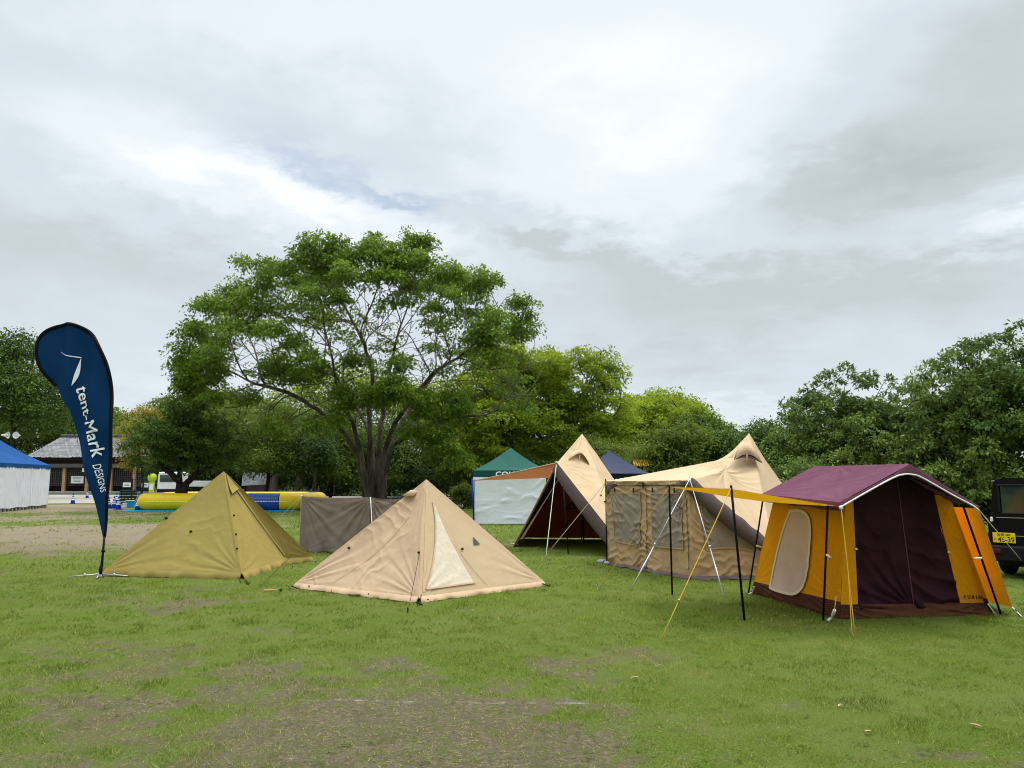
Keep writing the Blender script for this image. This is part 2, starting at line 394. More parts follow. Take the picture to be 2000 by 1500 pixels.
def writing(name, body, origin, U, V, size, m, parent, off=0., bold=0., sx=1., spacing=1., thick=0.):
    cu = bpy.data.curves.new(name, 'FONT'); cu.body = body; cu.size = 1; cu.offset = bold; cu.space_character = spacing
    cu.resolution_u = 3
    t = bpy.data.objects.new('tmp', cu); COL.objects.link(t); bpy.context.view_layer.update()
    me = bpy.data.meshes.new_from_object(t.evaluated_get(bpy.context.evaluated_depsgraph_get()))
    if thick:                            # heavier strokes: shifted copies of the same glyphs
        base = [v.co.copy() for v in me.vertices]; fc = [tuple(p.vertices) for p in me.polygons]; vv = []; ff = []
        for k, (ox, oy) in enumerate(((0, 0), (thick, 0), (0, thick), (thick, thick))):
            o_ = len(vv); vv += [(c.x+ox, c.y+oy, k*.002) for c in base]; ff += [tuple(i+o_ for i in f) for f in fc]
        nv = len(base); me = bpy.data.meshes.new(name); me.from_pydata(vv, [], ff); me['nv'] = nv
    U = Vector(U).normalized(); V = Vector(V).normalized(); N = U.cross(V); o = Vector(origin)
    for v in me.vertices:
        x, y = v.co.x*size*sx, v.co.y*size
        v.co = o+U*x+V*y+N*(off+v.co.z)
    bpy.data.objects.remove(t); bpy.data.curves.remove(cu)
    me.materials.clear(); me.materials.append(m); me.name = name
    q = bpy.data.objects.new(name, me); COL.objects.link(q)
    if parent is not None: attach(q, parent)
    return q
def peg(p, lean, parent, m='black'):
    p = Vector(p); return MB().tube([p+Vector((0, 0, -.05)), p+Vector(lean)], .006, 5).build('tent_peg', M[m], parent)
# ------------------------------------------------------------------ the ground
BARE = []                                # (x, y, rx, ry, amount)
def bare_at(px, py, rx, ry, amt): g = G(px, py); BARE.append((g.x, g.y, rx, ry, amt))
bare_at(640, 1440, .85, .50, .40); bare_at(930, 1440, .9, .50, .42); bare_at(420, 1490, .6, .35, .25); bare_at(1150, 1480, .5, .4, .25); bare_at(760, 1500, .8, .2, .15)
bare_at(830, 1385, 1.2, .22, .16); bare_at(1010, 1290, 1.2, .35, .16); bare_at(700, 1300, .8, .3, .10)
bare_at(130, 1380, 1.0, .8, .12); bare_at(60, 1480, .8, .5, .14); bare_at(200, 1240, 1.6, .9, .12); bare_at(330, 1180, 1.2, .6, .12)
bare_at(110, 1050, 5.5, 2.6, .55); bare_at(40, 1075, 2.5, 1.6, .3); bare_at(250, 1030, 5.0, 3.0, .42); bare_at(60, 1012, 5, 3, .45)
bare_at(200, 996, 9, 4.5, .60); bare_at(60, 990, 10, 4, .5); bare_at(400, 990, 6, 1.6, .35); bare_at(140, 1085, 1.0, .5, .2)
def bare(x, y):
    v = .20+.60*(fbm(x*.45, y*.45, 1.5, 3)-.5)+.85*(fbm(x*1.9, y*1.9, 3.5, 4)-.5)+.75*(fbm(x*7, y*7, 8.5, 4)-.5)
    for (cx, cy, rx, ry, a) in BARE: v = v+a*np.exp(-((x-cx)/rx)**2-((y-cy)/ry)**2)
    v = v-.16*sstep(0.5, 4.0, x)*sstep(6, 9, y)+.07*(1-sstep(6, 10, y))*(1-sstep(-1, 3, x))
    return sstep(.14, .86, v)
def ghz(x, y):                           # gentle bumps of trodden ground
    near = 1-sstep(20, 40, np.abs(y))
    return near*(.035*(fbm(x*.7, y*.7, 4.2, 3)-.5)+.018*(fbm(x*4, y*4, 6.2, 3)-.5)) - .004
ys = np.concatenate([np.arange(-60, 2, 6.), np.arange(2, 12, .06), np.arange(12, 28, .14), np.arange(28, 60, .5), np.geomspace(60, 2500, 30)])
xp = np.concatenate([np.arange(0, 9, .07), np.arange(9, 20, .22), np.arange(20, 50, 1.), np.geomspace(50, 2500, 24)])
xs = np.concatenate([-xp[:0:-1], xp])
X, Y = np.meshgrid(xs, ys); nx = len(xs); ny = len(ys)
V = np.stack([X.ravel(), Y.ravel(), ghz(X, Y).ravel()], 1)
i = np.arange((nx-1)*(ny-1)); r_, c_ = i//(nx-1), i % (nx-1); k = r_*nx+c_
gm = bpy.data.materials.new('lawn_soil'); gm.use_nodes = True; t = gm.node_tree; t.nodes.clear(); q = NB(t)
tcx = q.n('ShaderNodeTexCoord').outputs['Object']
ab = q.n('ShaderNodeAttribute'); ab.attribute_name = 'bare'
nA = q.noise(tcx, 3., 8, .7); nB = q.noise(tcx, 28., 8, .7); nC = q.noise(tcx, 90., 6, .7); nD = q.noise(tcx, .8, 5, .6)
grass = q.ramp(nC, [(.3, (.025, .040, .006)), (.5, (.08, .120, .014)), (.7, (.20, .22, .05))])
grass = q.mix(q.mapr(nD, .4, .65, 0, .35), grass, (.15, .155, .05))
soil = q.ramp(nB, [(.3, (.055, .042, .025)), (.5, (.125, .100, .062)), (.7, (.22, .18, .115))])
soil = q.mix(q.mapr(nA, .42, .62, 0, .6), soil, (.090, .074, .048)); soil = q.mix(q.mapr(q.noise(tcx, 11., 7, .7), .48, .62, 0, .7), soil, (.085, .100, .022))
straw = q.mix(q.mapr(nC, .53, .63, 0, .6), soil, (.20, .16, .075))
sy_ = q.n('ShaderNodeSeparateXYZ'); q.link(tcx, sy_.inputs[0]); straw = q.mix(q.mapr(sy_.outputs[1], 14., 22., 0, .75), straw, q.mix(q.mapr(nB, .35, .65, 0, 1), (.17, .128, .088), (.29, .235, .165)))   # drier, paler earth out by the road
fac = q.mapr(q.m('ADD', ab.outputs['Fac'], q.m('MULTIPLY', q.m('SUBTRACT', nB, .5), .7)), .12, .62, 0, 1)
gc = q.mix(fac, grass, straw)
# the worn chalk line of a pitch
sx_ = q.n('ShaderNodeSeparateXYZ'); q.link(tcx, sx_.inputs[0])
g1, g2 = G(600, 1368), G(1160, 1374); sl_ = (g2.y-g1.y)/(g2.x-g1.x)
ln = q.m('SUBTRACT', sx_.outputs[1], q.m('ADD', g1.y-sl_*g1.x, q.m('MULTIPLY', sx_.outputs[0], sl_)))
ln = q.m('ADD', ln, q.m('MULTIPLY', q.m('SUBTRACT', nB, .5), .05))
lw = q.mapr(q.m('ABSOLUTE', ln), .008, .032, 1, 0)
lw = q.m('MULTIPLY', lw, q.m('MULTIPLY', q.mapr(sx_.outputs[0], g1.x-.2, g1.x+.1, 0, 1), q.mapr(sx_.outputs[0], g2.x-.1, g2.x+.2, 1, 0)))
lw = q.m('MULTIPLY', lw, q.mapr(q.noise(tcx, 5.5, 8, .75), .47, .66, 0, .5))
gc = q.mix(lw, gc, (.52, .50, .47))
p_ = q.n('ShaderNodeBsdfPrincipled'); q.link(gc, p_.inputs['Base Color']); p_.inputs['Roughness'].default_value = .95; p_.inputs['Specular IOR Level'].default_value = .05
bp = q.n('ShaderNodeBump'); bp.inputs['Distance'].default_value = .03; bp.inputs['Strength'].default_value = .9
q.link(q.m('ADD', q.m('MULTIPLY', nB, .6), q.m('MULTIPLY', nC, .6)), bp.inputs['Height']); q.link(bp.outputs[0], p_.inputs['Normal'])
o_ = q.n('ShaderNodeOutputMaterial'); q.link(p_.outputs[0], o_.inputs[0])
ground = mesh_obj('ground', V, np.stack([k, k+1, k+nx+1, k+nx], 1), gm, None, True, {'bare': bare(X, Y).ravel()})
tag(ground, kind='structure')
# pale gravel road in the background and the bank behind it
rm = mat('pale_gravel', (.30, .275, .235), .95, .10, .6, .4, 30)
def sheet(name, pts, z, m):
    V = [(x, y, z) for x, y in pts]; o = mesh_obj(name, V, [tuple(range(len(V)))], m); tag(o, kind='structure'); return o
road_a = [(-90, 54), (-33, 53), (-22, 56), (-12, 64), (-8, 62), (-4, 48), (1, 45), (6, 46), (6, 54), (-2, 58), (-6, 84), (-30, 90), (-90, 92)]
sheet('gravel_road', road_a, .015, rm)
bm_ = mat('grassy_bank_earth', (.085, .105, .028), .95, .35, .25, .5, 6, dirt=((.17, .11, .07), .8))
xb = np.linspace(-95, 60, 90); yb = np.linspace(0, 34, 18); XX, YY = np.meshgrid(xb, yb)
y0 = 85+np.where(XX > -4, -(XX+4)*.6, 0); y0 = np.maximum(y0, 55)
ZZ = .02+1.7*sstep(0, 9, YY)*(1-sstep(26, 34, YY))*sstep(-95, -40, XX+30*0)*(.8+.5*fbm(XX*.1, YY*.1, 3))*sstep(-38, -30, XX)
i = np.arange(89*17); k = (i//89)*90+i % 89
tag(mesh_obj('bank', np.stack([XX.ravel(), (y0+YY).ravel(), ZZ.ravel()], 1), np.stack([k, k+1, k+91, k+90], 1), bm_, None, True), kind='structure')
# ------------------------------------------------------------------ grass blades (stuff)
def blades(name, y0, y1, dens, w, h, seed):
    rng = np.random.default_rng(seed); xm = .70*y1+1.2
    n = int(2*xm*(y1-y0)*dens); x = rng.uniform(-xm, xm, n); y = rng.uniform(y0, y1, n)
    keep = np.abs(x) < .70*y+1.2; x, y = x[keep], y[keep]
    bb = bare(x, y); cl = fbm(x*5, y*5, 2.2, 3)
    keep = rng.random(len(x)) < np.clip(1.02-bb*1.12+.45*(cl > .60), .08, 1)*(.25+1.1*sstep(.36, .62, cl))
    for (poly) in NOGRASS:
        inside = np.zeros(len(x), bool); j = len(poly)-1
        for a in range(len(poly)):
            xa, ya = poly[a]; xc, yc = poly[j]
            inside ^= ((ya > y) != (yc > y)) & (x < (xc-xa)*(y-ya)/(yc-ya+1e-9)+xa); j = a
        keep &= ~inside
    x, y, bb, cl = x[keep], y[keep], bb[keep], cl[keep]; n = len(x)
    tuft = sstep(.60, .72, fbm(x*1.6+4, y*1.6, 6.6, 3)); hh = h*.72*(1+.8*tuft)*(.45+.9*rng.random(n))*(.65+.8*sstep(.4, .7, cl))*(1-.35*bb); ww = w*(.7+.6*rng.random(n))
    a = rng.uniform(0, 6.283, n); ln_ = rng.uniform(.2, 1.3, n)*hh; a2 = rng.uniform(0, 6.283, n)
    z = ghz(x, y)-.003
    P0 = np.stack([x-np.cos(a)*ww/2, y-np.sin(a)*ww/2, z], 1); P1 = np.stack([x+np.cos(a)*ww/2, y+np.sin(a)*ww/2, z], 1)
    P2 = np.stack([x+np.cos(a2)*ln_, y+np.sin(a2)*ln_, z+hh], 1)
    tnt = np.clip(.40+1.0*(fbm(x*.6, y*.6, 7.7, 3)-.5)+.9*(fbm(x*3, y*3, 1.7, 3)-.5)+rng.normal(0, .20, n)+.30*bb-.30*tuft, 0, 1)
    tnt = np.where(rng.random(n) < .10+.55*bb, .85+.15*rng.random(n), tnt)
    Vv = np.stack([P0, P1, P2], 1).reshape(-1, 3); Fc = np.arange(3*n).reshape(-1, 3)
    return mesh_obj(name, Vv, Fc, M['blade'], None, False, {'tint': np.repeat(tnt, 3)})
M['blade'] = leafmat('grass_blade', (.042, .105, .007), (.135, .198, .012), (.29, .315, .032), .30, .6)
M['blade'].node_tree.nodes['Color Ramp'].color_ramp.elements.new(.86).color = (.30, .32, .06, 1)
M['blade'].node_tree.nodes['Color Ramp'].color_ramp.elements[-1].color = (.36, .29, .14, 1)
def straw(name, n0, y0, y1, seed):       # dead stalks and crumbs lying on the trodden soil
    rng = np.random.default_rng(seed); xm = .70*y1+.6; x = rng.uniform(-xm, xm, n0); y = rng.uniform(y0, y1, n0)
    bb = bare(x, y); k = rng.random(n0) < .12+.9*bb; x, y = x[k], y[k]; n = len(x); z = ghz(x, y)+.002
    a = rng.uniform(0, 6.283, n); L = rng.uniform(.008, .05, n)*(y/5)**.3; w = rng.uniform(.0012, .0035, n)*(y/5)**.6
    cx, sy = np.cos(a), np.sin(a); zz = rng.uniform(0, .010, n)
    P0 = np.stack([x-sy*w, y+cx*w, z], 1); P1 = np.stack([x+sy*w, y-cx*w, z], 1); P2 = np.stack([x+cx*L, y+sy*L, z+zz], 1)
    t_ = np.where(rng.random(n) < .6, .9+.1*rng.random(n), rng.random(n)*.5)
    return mesh_obj(name, np.stack([P0, P1, P2], 1).reshape(-1, 3), np.arange(3*n).reshape(-1, 3), M['blade'], None, False, {'tint': np.repeat(t_, 3)})
def weeds(name, n0, y0, y1, seed):       # low broad leaved rosettes and clover in the turf
    rng = np.random.default_rng(seed); xm = .70*y1+.6; x = rng.uniform(-xm, xm, n0); y = rng.uniform(y0, y1, n0)
    k = (np.abs(x) < .7*y+.8) & (rng.random(n0) < .25+.9*sstep(.5, .65, fbm(x*.9, y*.9, 9.1, 2))); x, y = x[k], y[k]; n = len(x)
    V_ = []; per = 14; R0 = rng.uniform(.025, .075, n)
    a = rng.uniform(0, 6.283, (n, per)); r = R0[:, None]*rng.random((n, per))**.5; px = x[:, None]+r*np.cos(a); py = y[:, None]+r*np.sin(a); L = rng.uniform(.010, .024, (n, per)); zz = ghz(px, py)+.012+rng.random((n, per))*.014
    b_ = a+rng.normal(0, .6, (n, per)); c, s_ = np.cos(b_), np.sin(b_); w = L*.33
    P = np.stack([np.stack([px, py, zz-.004], -1), np.stack([px+c*L*.5-s_*w, py+s_*L*.5+c*w, zz], -1), np.stack([px+c*L, py+s_*L, zz-.002], -1), np.stack([px+c*L*.5+s_*w, py+s_*L*.5-c*w, zz], -1)], 2).reshape(-1, 3)
    t_ = np.repeat(rng.uniform(0, .38, n), per*4); m = n*per
    return mesh_obj(name, P, np.arange(4*m).reshape(-1, 4), M['blade'], None, False, {'tint': t_})
NOGRASS = []
def nograss(pts, grow=-.08):
    c = sum((Vector((p[0], p[1])) for p in pts), Vector((0, 0)))/len(pts)
    NOGRASS.append([tuple(c+(Vector((p[0], p[1]))-c)*(1+grow)) for p in pts])
V3 = Vector
def up(p, z): return V3((p[0], p[1], z))
# ================================================================== beach flag
fl = thing('beach_flag', 'tall navy teardrop flag with white lettering, left of the olive tent', 'flag', G(197, 1124))
FY = 13.0
def flagp(px, py, off=0.):
    p = at(px, py, FY); w = .05*math.sin(px*.11+py*.012)*min(1, (1060-py)/150)+.02*math.sin(px*.05-py*.045)
    w += .03*math.exp(-((px-(140+(py-800)*.2))/9)**2)*(1 if py > 760 else max(0, (py-700)/60))
    p.y += w+off; return p
LE = [(200, 1050), (190, 1015), (180, 970), (168, 925), (155, 880), (143, 835), (135, 800), (122, 778), (105, 752), (88, 730), (79, 710), (75, 690), (77, 670), (84, 657), (95, 645), (108, 637), (125, 633)]
RE = [(204, 1050), (210, 980), (214, 900), (215, 820), (214, 760), (209, 715), (200, 685), (188, 663), (173, 648), (155, 638), (135, 633)]
def edge_x(E, y): return float(np.interp(-y, [-q[1] for q in E], [q[0] for q in E]))
yy = np.concatenate([np.linspace(1050, 700, 60), 633+67*(1-np.sin(np.linspace(0, math.pi/2, 24)))[1:]])
Vs = []; Fs = []; n = 14
for j, y in enumerate(yy):
    a, c = edge_x(LE, y), edge_x(RE, y)
    for k in range(n+1): Vs.append(flagp(a+(c-a)*k/n, y))
for j in range(len(yy)-1):
    for k in range(n): Fs.append((j*(n+1)+k, j*(n+1)+k+1, (j+1)*(n+1)+k+1, (j+1)*(n+1)+k))
sail = mesh_obj('flag_cloth', Vs, Fs, M['flagblue'], fl, True)
path = RE+[(125, 633)]+LE[::-1][1:9]
def smooth(P, k=6):
    o = []
    for a in range(len(P)-1):
        p0, p1, p2, p3 = P[max(a-1, 0)], P[a], P[a+1], P[min(a+2, len(P)-1)]
        for s in range(k):
            t = s/k; o.append(tuple(.5*((2*p1[d])+(-p0[d]+p2[d])*t+(2*p0[d]-5*p1[d]+4*p2[d]-p3[d])*t*t+(-p0[d]+3*p1[d]-3*p2[d]+p3[d])*t**3) for d in range(len(p1))))
    return o+[tuple(P[-1])]
sp_ = smooth(path); mb = MB()
mb.tube([flagp(x, y) for x, y in sp_], [.030 if i > 8 else .018+.0015*i for i in range(len(sp_))], 7)
mb.build('pole_sleeve', M['blackcloth'], fl, True)
MB().tube([at(197, 1122, FY), at(200, 1090, FY), at(204, 1048, FY)], [.022, .020, .018], 8).build('pole', M['black'], fl, True)
MB().tube([at(196, 1120, FY), at(197.5, 1106, FY)], .028, 8).build('pole_joint', M['black'], fl, True); MB().tube([at(201.3, 1078, FY), at(201.6, 1074, FY)], .032, 8).build('pole_joint', M['black'], fl, True)
g = G(196, 1126)
for dxy in ((-.44, -.16), (.48, -.04), (.10, -.30), (-.2, .3)):
    e = g+V3((dxy[0], dxy[1], .0)); e.z = .015
    m_ = MB().tube([g+V3((0, 0, .045)), e], .009, 6)
    mid = g.lerp(e, .5); mid.z = .03; m_.tube([mid+V3((0, 0, -.03)), mid+V3((0, 0, .03))], .012, 6)
    m_.build('foot', M['steel'], fl, True)
MB().lathe([(0, .07), (.035, .07), (.04, .03), (.05, .02), (.05, .0)], g, 12).build('hub', M['steel'], fl, True)
def flagtext(body, px, py, length, height, dirpx, bold):
    U = V3((dirpx[0], 0, -dirpx[1])).normalized(); Vv = V3((dirpx[1], 0, dirpx[0])).normalized()
    o = writing('lettering', body, (0, 0, 0), (1, 0, 0), (0, 0, 1), 1, M['ink'], None, thick=bold)
    xs_ = [v.co.x for v in o.data.vertices]; zs_ = [v.co.z for v in o.data.vertices]; x0, x1, z1 = min(xs_), max(xs_), max(zs_)
    for v in o.data.vertices:
        X_, Z_ = (v.co.x-x0)/(x1-x0)*length, v.co.z/z1*height
        qx = px+(X_*dirpx[0]+Z_*dirpx[1])/math.hypot(*dirpx); qy = py+(X_*dirpx[1]-Z_*dirpx[0])/math.hypot(*dirpx)
        v.co = flagp(qx, qy, -.018+v.co.y)
    attach(o, sail); return o
flagtext('tent-Mark', 148, 757, 142, 23, (35.5, 141), .022)
flagtext('DESIGNS', 183, 909, 55, 12.5, (15, 57), .0)
arc = smooth([(118, 687), (130, 694), (144, 697), (157, 698)], 5)
Vs = []; Fs = []
for k, (x, y) in enumerate(arc): w = .35+.8*k/len(arc); Vs += [flagp(x, y-w, -.02), flagp(x, y+w, -.02)]
for k in range(len(arc)-1): Fs.append((2*k, 2*k+1, 2*k+3, 2*k+2))
o0 = len(Vs)
for k in range(13):
    t = k/12; x, y = 157-14*t, 698+56*t; b1 = 2.0*math.sin(math.pi*t)*-1; b2 = 5.2*math.sin(math.pi*t**1.4)
    Vs += [flagp(x-b1*0-1.2*math.sin(math.pi*t), y, -.02), flagp(x+b2+.4, y, -.02)]
for k in range(12): Fs.append((o0+2*k, o0+2*k+1, o0+2*k+3, o0+2*k+2))
attach(mesh_obj('emblem', Vs, Fs, M['ink'], None), sail)
# ================================================================== olive pyramid tent
A = at(437, 920, 14.1); L_ = G(203, 1124); Fr = G(471, 1131); Rt = G(609, 1097); Mid = G(560, 1101); Bk = V3((-6.35, 15.9, 0))
for q_ in (L_, Fr, Rt, Mid, Bk): q_.z = .10
A_in = up(((L_+Fr+Rt+Bk)/4), .6)
ot = thing('pyramid_tent', 'olive tan pyramid tent just right of the navy flag', 'tent', up((L_+Rt)/2, 0))
out = lambda a, c: (a+c)/2+((a+c)/2-up(A_in, ((a+c)/2).z))*3
pl = Panel(A, A, Fr, L_, out(L_, Fr), .03, [(1, 1, .014, .55, 4.5), (0, 1, .010, .6, 3.5), (.5, 0, .003, .5, 3)], (.006, .8), seed=1, waves=((.35, 3.2, .008, .45, 1.),))
pl.obj('tent_panel', M['olive'], ot, 90, 90)
pm = Panel(A, A, Mid, Fr, out(Fr, Mid), .015, [(0, 1, .010, .4, 4), (1, 1, .008, .4, 4)], (.004, 1), seed=2); pm.obj('tent_panel', M['olive'], ot, 50, 80)
pr_ = Panel(A, A, Rt, Mid, out(Mid, Rt), .02, [(0, 1, .008, .3, 4), (1, 1, .008, .3, 4)], (.004, 1), seed=3); pr_.obj('tent_panel', M['olive'], ot, 30, 80)
for a, c in ((Rt, Bk), (Bk, L_)): Panel(A, A, c, a, out(a, c), .03, [(1, 1, .01, .5, 4)], (.006, 1), seed=4).obj('tent_panel', M['olive'], ot, 24, 24)
def skirt(pts, depth, m, parent, seed=0, n=60, zc=0.0, wob=.02, name='mud_flap'):
    Vs = []; Fs = []; tot = 0
    P2 = []
    for a in range(len(pts)-1):
        k = max(2, int(n*(pts[a+1]-pts[a]).length/2.5))
        for s in range(k if a < len(pts)-2 else k+1): P2.append(pts[a].lerp(pts[a+1], s/k))
    c = sum(P2, V3((0, 0, 0)))/len(P2)
    for i_, p in enumerate(P2):
        d = (P2[min(i_+1, len(P2)-1)]-P2[max(i_-1, 0)]); nrm = V3((d.y, -d.x, 0)).normalized()
        if nrm.dot(up(p-A_ref, 0)) < 0: nrm = -nrm
        s = i_*.21; w = wob*(math.sin(s*2.1+seed)+.7*math.sin(s*4.7+seed*2))
        for k in range(5):
            t = k/4; z = p.z*(1-t)+zc*t; bulge = math.sin(t*math.pi)*.012
            q = p+nrm*(t*(depth+w)+bulge+.05*(float(fbm(s*2.3, seed*3.1, 1, 3))-.5)*t); q.z = z+.004*math.sin(s*7+3*t)*t; Vs.append(q)
    for i_ in range(len(P2)-1):
        for k in range(4): o = i_*5+k; Fs.append((o, o+1, o+6, o+5))
    return mesh_obj(name, Vs, Fs, m, parent, True)
A_ref = (L_+Rt+Fr+Bk)/4
skirt([L_, Fr], .04, M['olive'], ot, 1, wob=.008); skirt([Fr, Mid, Rt], .05, M['olive'], ot, 2, wob=.02); skirt([Rt, Bk, L_], .08, M['olive'], ot, 3, 20)
# vent hood and zip flap on the right face
u1, v1 = pm.pix(452, 968)
hood = [pm.pt(*x_, off=o_) for x_, o_ in ((pm.pix(441, 925), .01), (pm.pix(467, 953), .03), (pm.pix(449, 967), .055), (pm.pix(446, 950), .02))]
mesh_obj('vent_hood', [V3(x) for x in hood]+[V3(hood[2])+V3((0, .06, .02)), V3(hood[1])+V3((0, .06, .01))], [(0, 3, 2, 1), (1, 2, 4, 5)], M['olive'], ot)
Vs, Fs = pm.strip(lerp_uv((.93, .16), (.985, .97), 20), .06, .014); mesh_obj('zip_flap', Vs, Fs, M['olive'], ot, True)
Vs, Fs = pm.strip(lerp_uv((.80, .20), (.95, .97), 20), .008, .012); mesh_obj('zip', Vs, Fs, M['black'], ot, True)
Vs, Fs = pl.strip(lerp_uv((.995, .05), (.996, .98), 20), .022, .006); mesh_obj('seam_tape', Vs, Fs, M['olive'], ot, True)
for (px, py) in ((372, 1037), (299, 1041)):
    u_, v_ = pl.pix(px, py) if px > 300 else (.004, .5)
    p = V3(pl.pt(u_, v_, .01)); MB().box(p, (.05, .02, .035), .3, bev=.006).tube([p, p+V3((-.03, -.01, -.12))], .003, 5).build('guy_loop', M['black'], ot)
for (px, py) in ((456, 1007), (460, 1044), (462, 1072)):
    p = V3(pm.pt(*pm.pix(px, py), .012)); MB().box(p, (.035, .02, .03), .4, bev=.005).tube([p, p+V3((.01, 0, -.07))], .003, 5).build('toggle', M['dkwood'], ot)
pc = at(437, 917, 14.1); MB().lathe([(0, .03), (.012, .02), (.016, -.02)], pc, 10).build('pole_tip', M['black'], ot)
for p, l in ((G(205, 1128), (-.05, 0, .05)), (G(473, 1138), (-.06, -.02, .09)), (G(481, 1142), (.07, -.03, .05)), (G(568, 1112), (.03, 0, .06)), (G(612, 1100), (.06, 0, .05))): peg(p, l, ot)
mp_ = MB(); 
for k in range(5): mp_.tube([G(474, 1132)+V3((.02*k, -.03*k, .06-.01*k)), G(484, 1142)+V3((.015*math.sin(k*2), .02*math.cos(k*3), .01))], .004, 5)
mp_.build('peg_cord', M['black'], ot)
nograss([L_, Fr, Mid, Rt, Bk])
rope('guy_rope', [G(506, 1150)+V3((0, 0, .02)), G(560, 1105)+V3((0, .3, .16))], .004, M['black'], ot)
# peg hammer and tent pegs lying in front
hm = thing('peg_hammer', 'small wooden handled peg hammer lying on the grass in front of the olive tent', 'hammer', G(525, 1156))
g = G(515, 1156); MB().tube([g+V3((0, 0, .02)), g+V3((.12, .01, .022)), g+V3((.20, .015, .02))], [.014, .011, .009], 8).build('handle', M['tan'], hm, True)
MB().box(g+V3((.24, .02, .025)), (.035, .09, .035), .15, bev=.008).build('head', M['dkgreen'], hm)
# ================================================================== beige pyramid tent
A = at(833, 936, 11.5); L_ = G(578, 1147); Fr = G(818, 1176); Rt = G(1062, 1144); Bk = V3((-1.55, 13.4, 0))
for q_ in (L_, Fr, Rt, Bk): q_.z = .07
A_in = up(((L_+Fr+Rt+Bk)/4), .5); A_ref = A_in
bt = thing('pyramid_tent', 'beige pyramid tent with milky triangular window, front and centre', 'tent', up((L_+Rt)/2, 0))
bl = Panel(A, A, Fr, L_, out(L_, Fr), .05, [(0, 1, .012, .9, 5), (1, 1, .012, .5, 5), (.5, 0, .006, .6, 6)], (.016, 1.5), seed=5, waves=((2.45, 4.6, .019, .0, .55), (1.1, 5.5, .015, .45, 1.)))
bl.obj('tent_panel', M['beige'], bt, 120, 120)
br = Panel(A, A, Rt, Fr, out(Fr, Rt), .015, [(0, 1, .008, .4, 4), (1, 1, .008, .5, 4)], (.003, 1), seed=6); br.obj('tent_panel', M['sand'], bt, 80, 90)
for a, c in ((Rt, Bk), (Bk, L_)): Panel(A, A, c, a, out(a, c), .03, [(1, 1, .01, .5, 4)], (.006, 1), seed=4).obj('tent_panel', M['beige'], bt, 24, 24)
skirt([L_, Fr], .06, M['beige'], bt, 4, wob=.012); skirt([Fr, Rt], .05, M['beige'], bt, 6, wob=.010); skirt([Rt, Bk, L_], .08, M['beige'], bt, 3, 20)
def pick(P_, *pp): return [P_.pix(*x_) for x_ in pp]
wq = pick(br, (845, 978), (849, 980), (928, 1138), (832, 1151))
win = br.obj('window', M['clear'], bt, 40, 60, wq, .012)
for a, c in ((0, 3), (3, 2), (2, 1)):
    Vs, Fs = br.strip(lerp_uv(wq[a], wq[c], 16), .024, .016); mesh_obj('window_tape', Vs, Fs, M['beige'], win, True)
tri = pick(br, (924, 1049), (925, 1049), (938, 1063), (925, 1064)); br.obj('vent_patch', M['mudgrey'], bt, 4, 4, tri, .012)
Vs, Fs = br.strip(lerp_uv((.05, .1), (.03, .97), 20), .035, .008); mesh_obj('seam_tape', Vs, Fs, M['beige'], bt, True)
Vs, Fs = br.strip(lerp_uv(br.pix(950, 1140)[:1]+(.97,), br.pix(846, 978), 20), .010, .010); mesh_obj('seam_tape', Vs, Fs, M['beige'], bt, True)
Vs, Fs = bl.strip([(.45+.12*t, .38+.6*t-.0) if 0 else (.62-.32*t, .34+.62*t) for t in np.linspace(0, 1, 22)], .012, .008); mesh_obj('zip', Vs, Fs, M['beige'], bt, True)
# vent hood on the left
h = [V3(bl.pt(*bl.pix(x, y), o_)) for x, y, o_ in ((833, 938, .0), (790, 972, .05), (800, 974, .07), (797, 984, .03), (812, 970, .05))]
Vs = []; Fs = []
for k in range(9):
    t = k/8; a_ = V3(bl.pt(*bl.pix(788+22*t, 971+3*math.sin(t*3.14)-1), .035+.055*math.sin(t*3.14))); Vs += [V3(bl.pt(*bl.pix(803+12*t, 957+1*t), .004)), a_, a_+V3((0, .05, -.005))]
for k in range(8): Fs += [(3*k, 3*k+1, 3*k+4, 3*k+3), (3*k+1, 3*k+2, 3*k+5, 3*k+4)]
mesh_obj('vent_hood', Vs, Fs, M['beige'], bt, True)
for P_, px, py in ((br, 903, 1072), (bl, 819, 1080), (bl, 681, 1070)):
    p = V3(P_.pt(*P_.pix(px, py), .015)); MB().box(p, (.035, .02, .03), .2, bev=.005).build('guy_loop', M['dkwood'], bt)
rope('guy_rope', [V3(bl.pt(*bl.pix(821, 1083), .02)), G(797, 1196)+V3((0, 0, .01))], .0035, M['dkwood'], bt)
for (px, py) in ((604, 1147), (720, 1163), (912, 1159), (980, 1150), (836, 1174), (799, 1157)):
    p = G(px, py+4)+V3((0, -.02, .05)); MB().box(p, (.022, .02, .02), .2, bev=.005).build('skirt_toggle', M['dkwood'], bt)
for p, l in ((G(571, 1151), (-.07, 0, .05)), (G(697, 1162), (.05, .02, .07)), (G(815, 1185), (.01, .02, .11)), (G(819, 1183), (.02, .02, .14)), (G(1066, 1147), (.07, .01, .05)), (G(797, 1196), (-.01, 0, .06))): peg(p, l, bt)
MB().box(G(693, 1165)+V3((0, 0, .02)), (.15, .06, .008), .3).build('peg_strap', M['black'], bt)
for gx, gy in ((1063, 1145), (573, 1150), (817, 1183)): MB().tube([G(gx, gy)+V3((-.03, 0, .04)), G(gx+8, gy+1)+V3((0, 0, .015))], .009, 6).build('peg_strap', M['black'], bt, True)
nograss([L_, Fr, Rt, Bk])
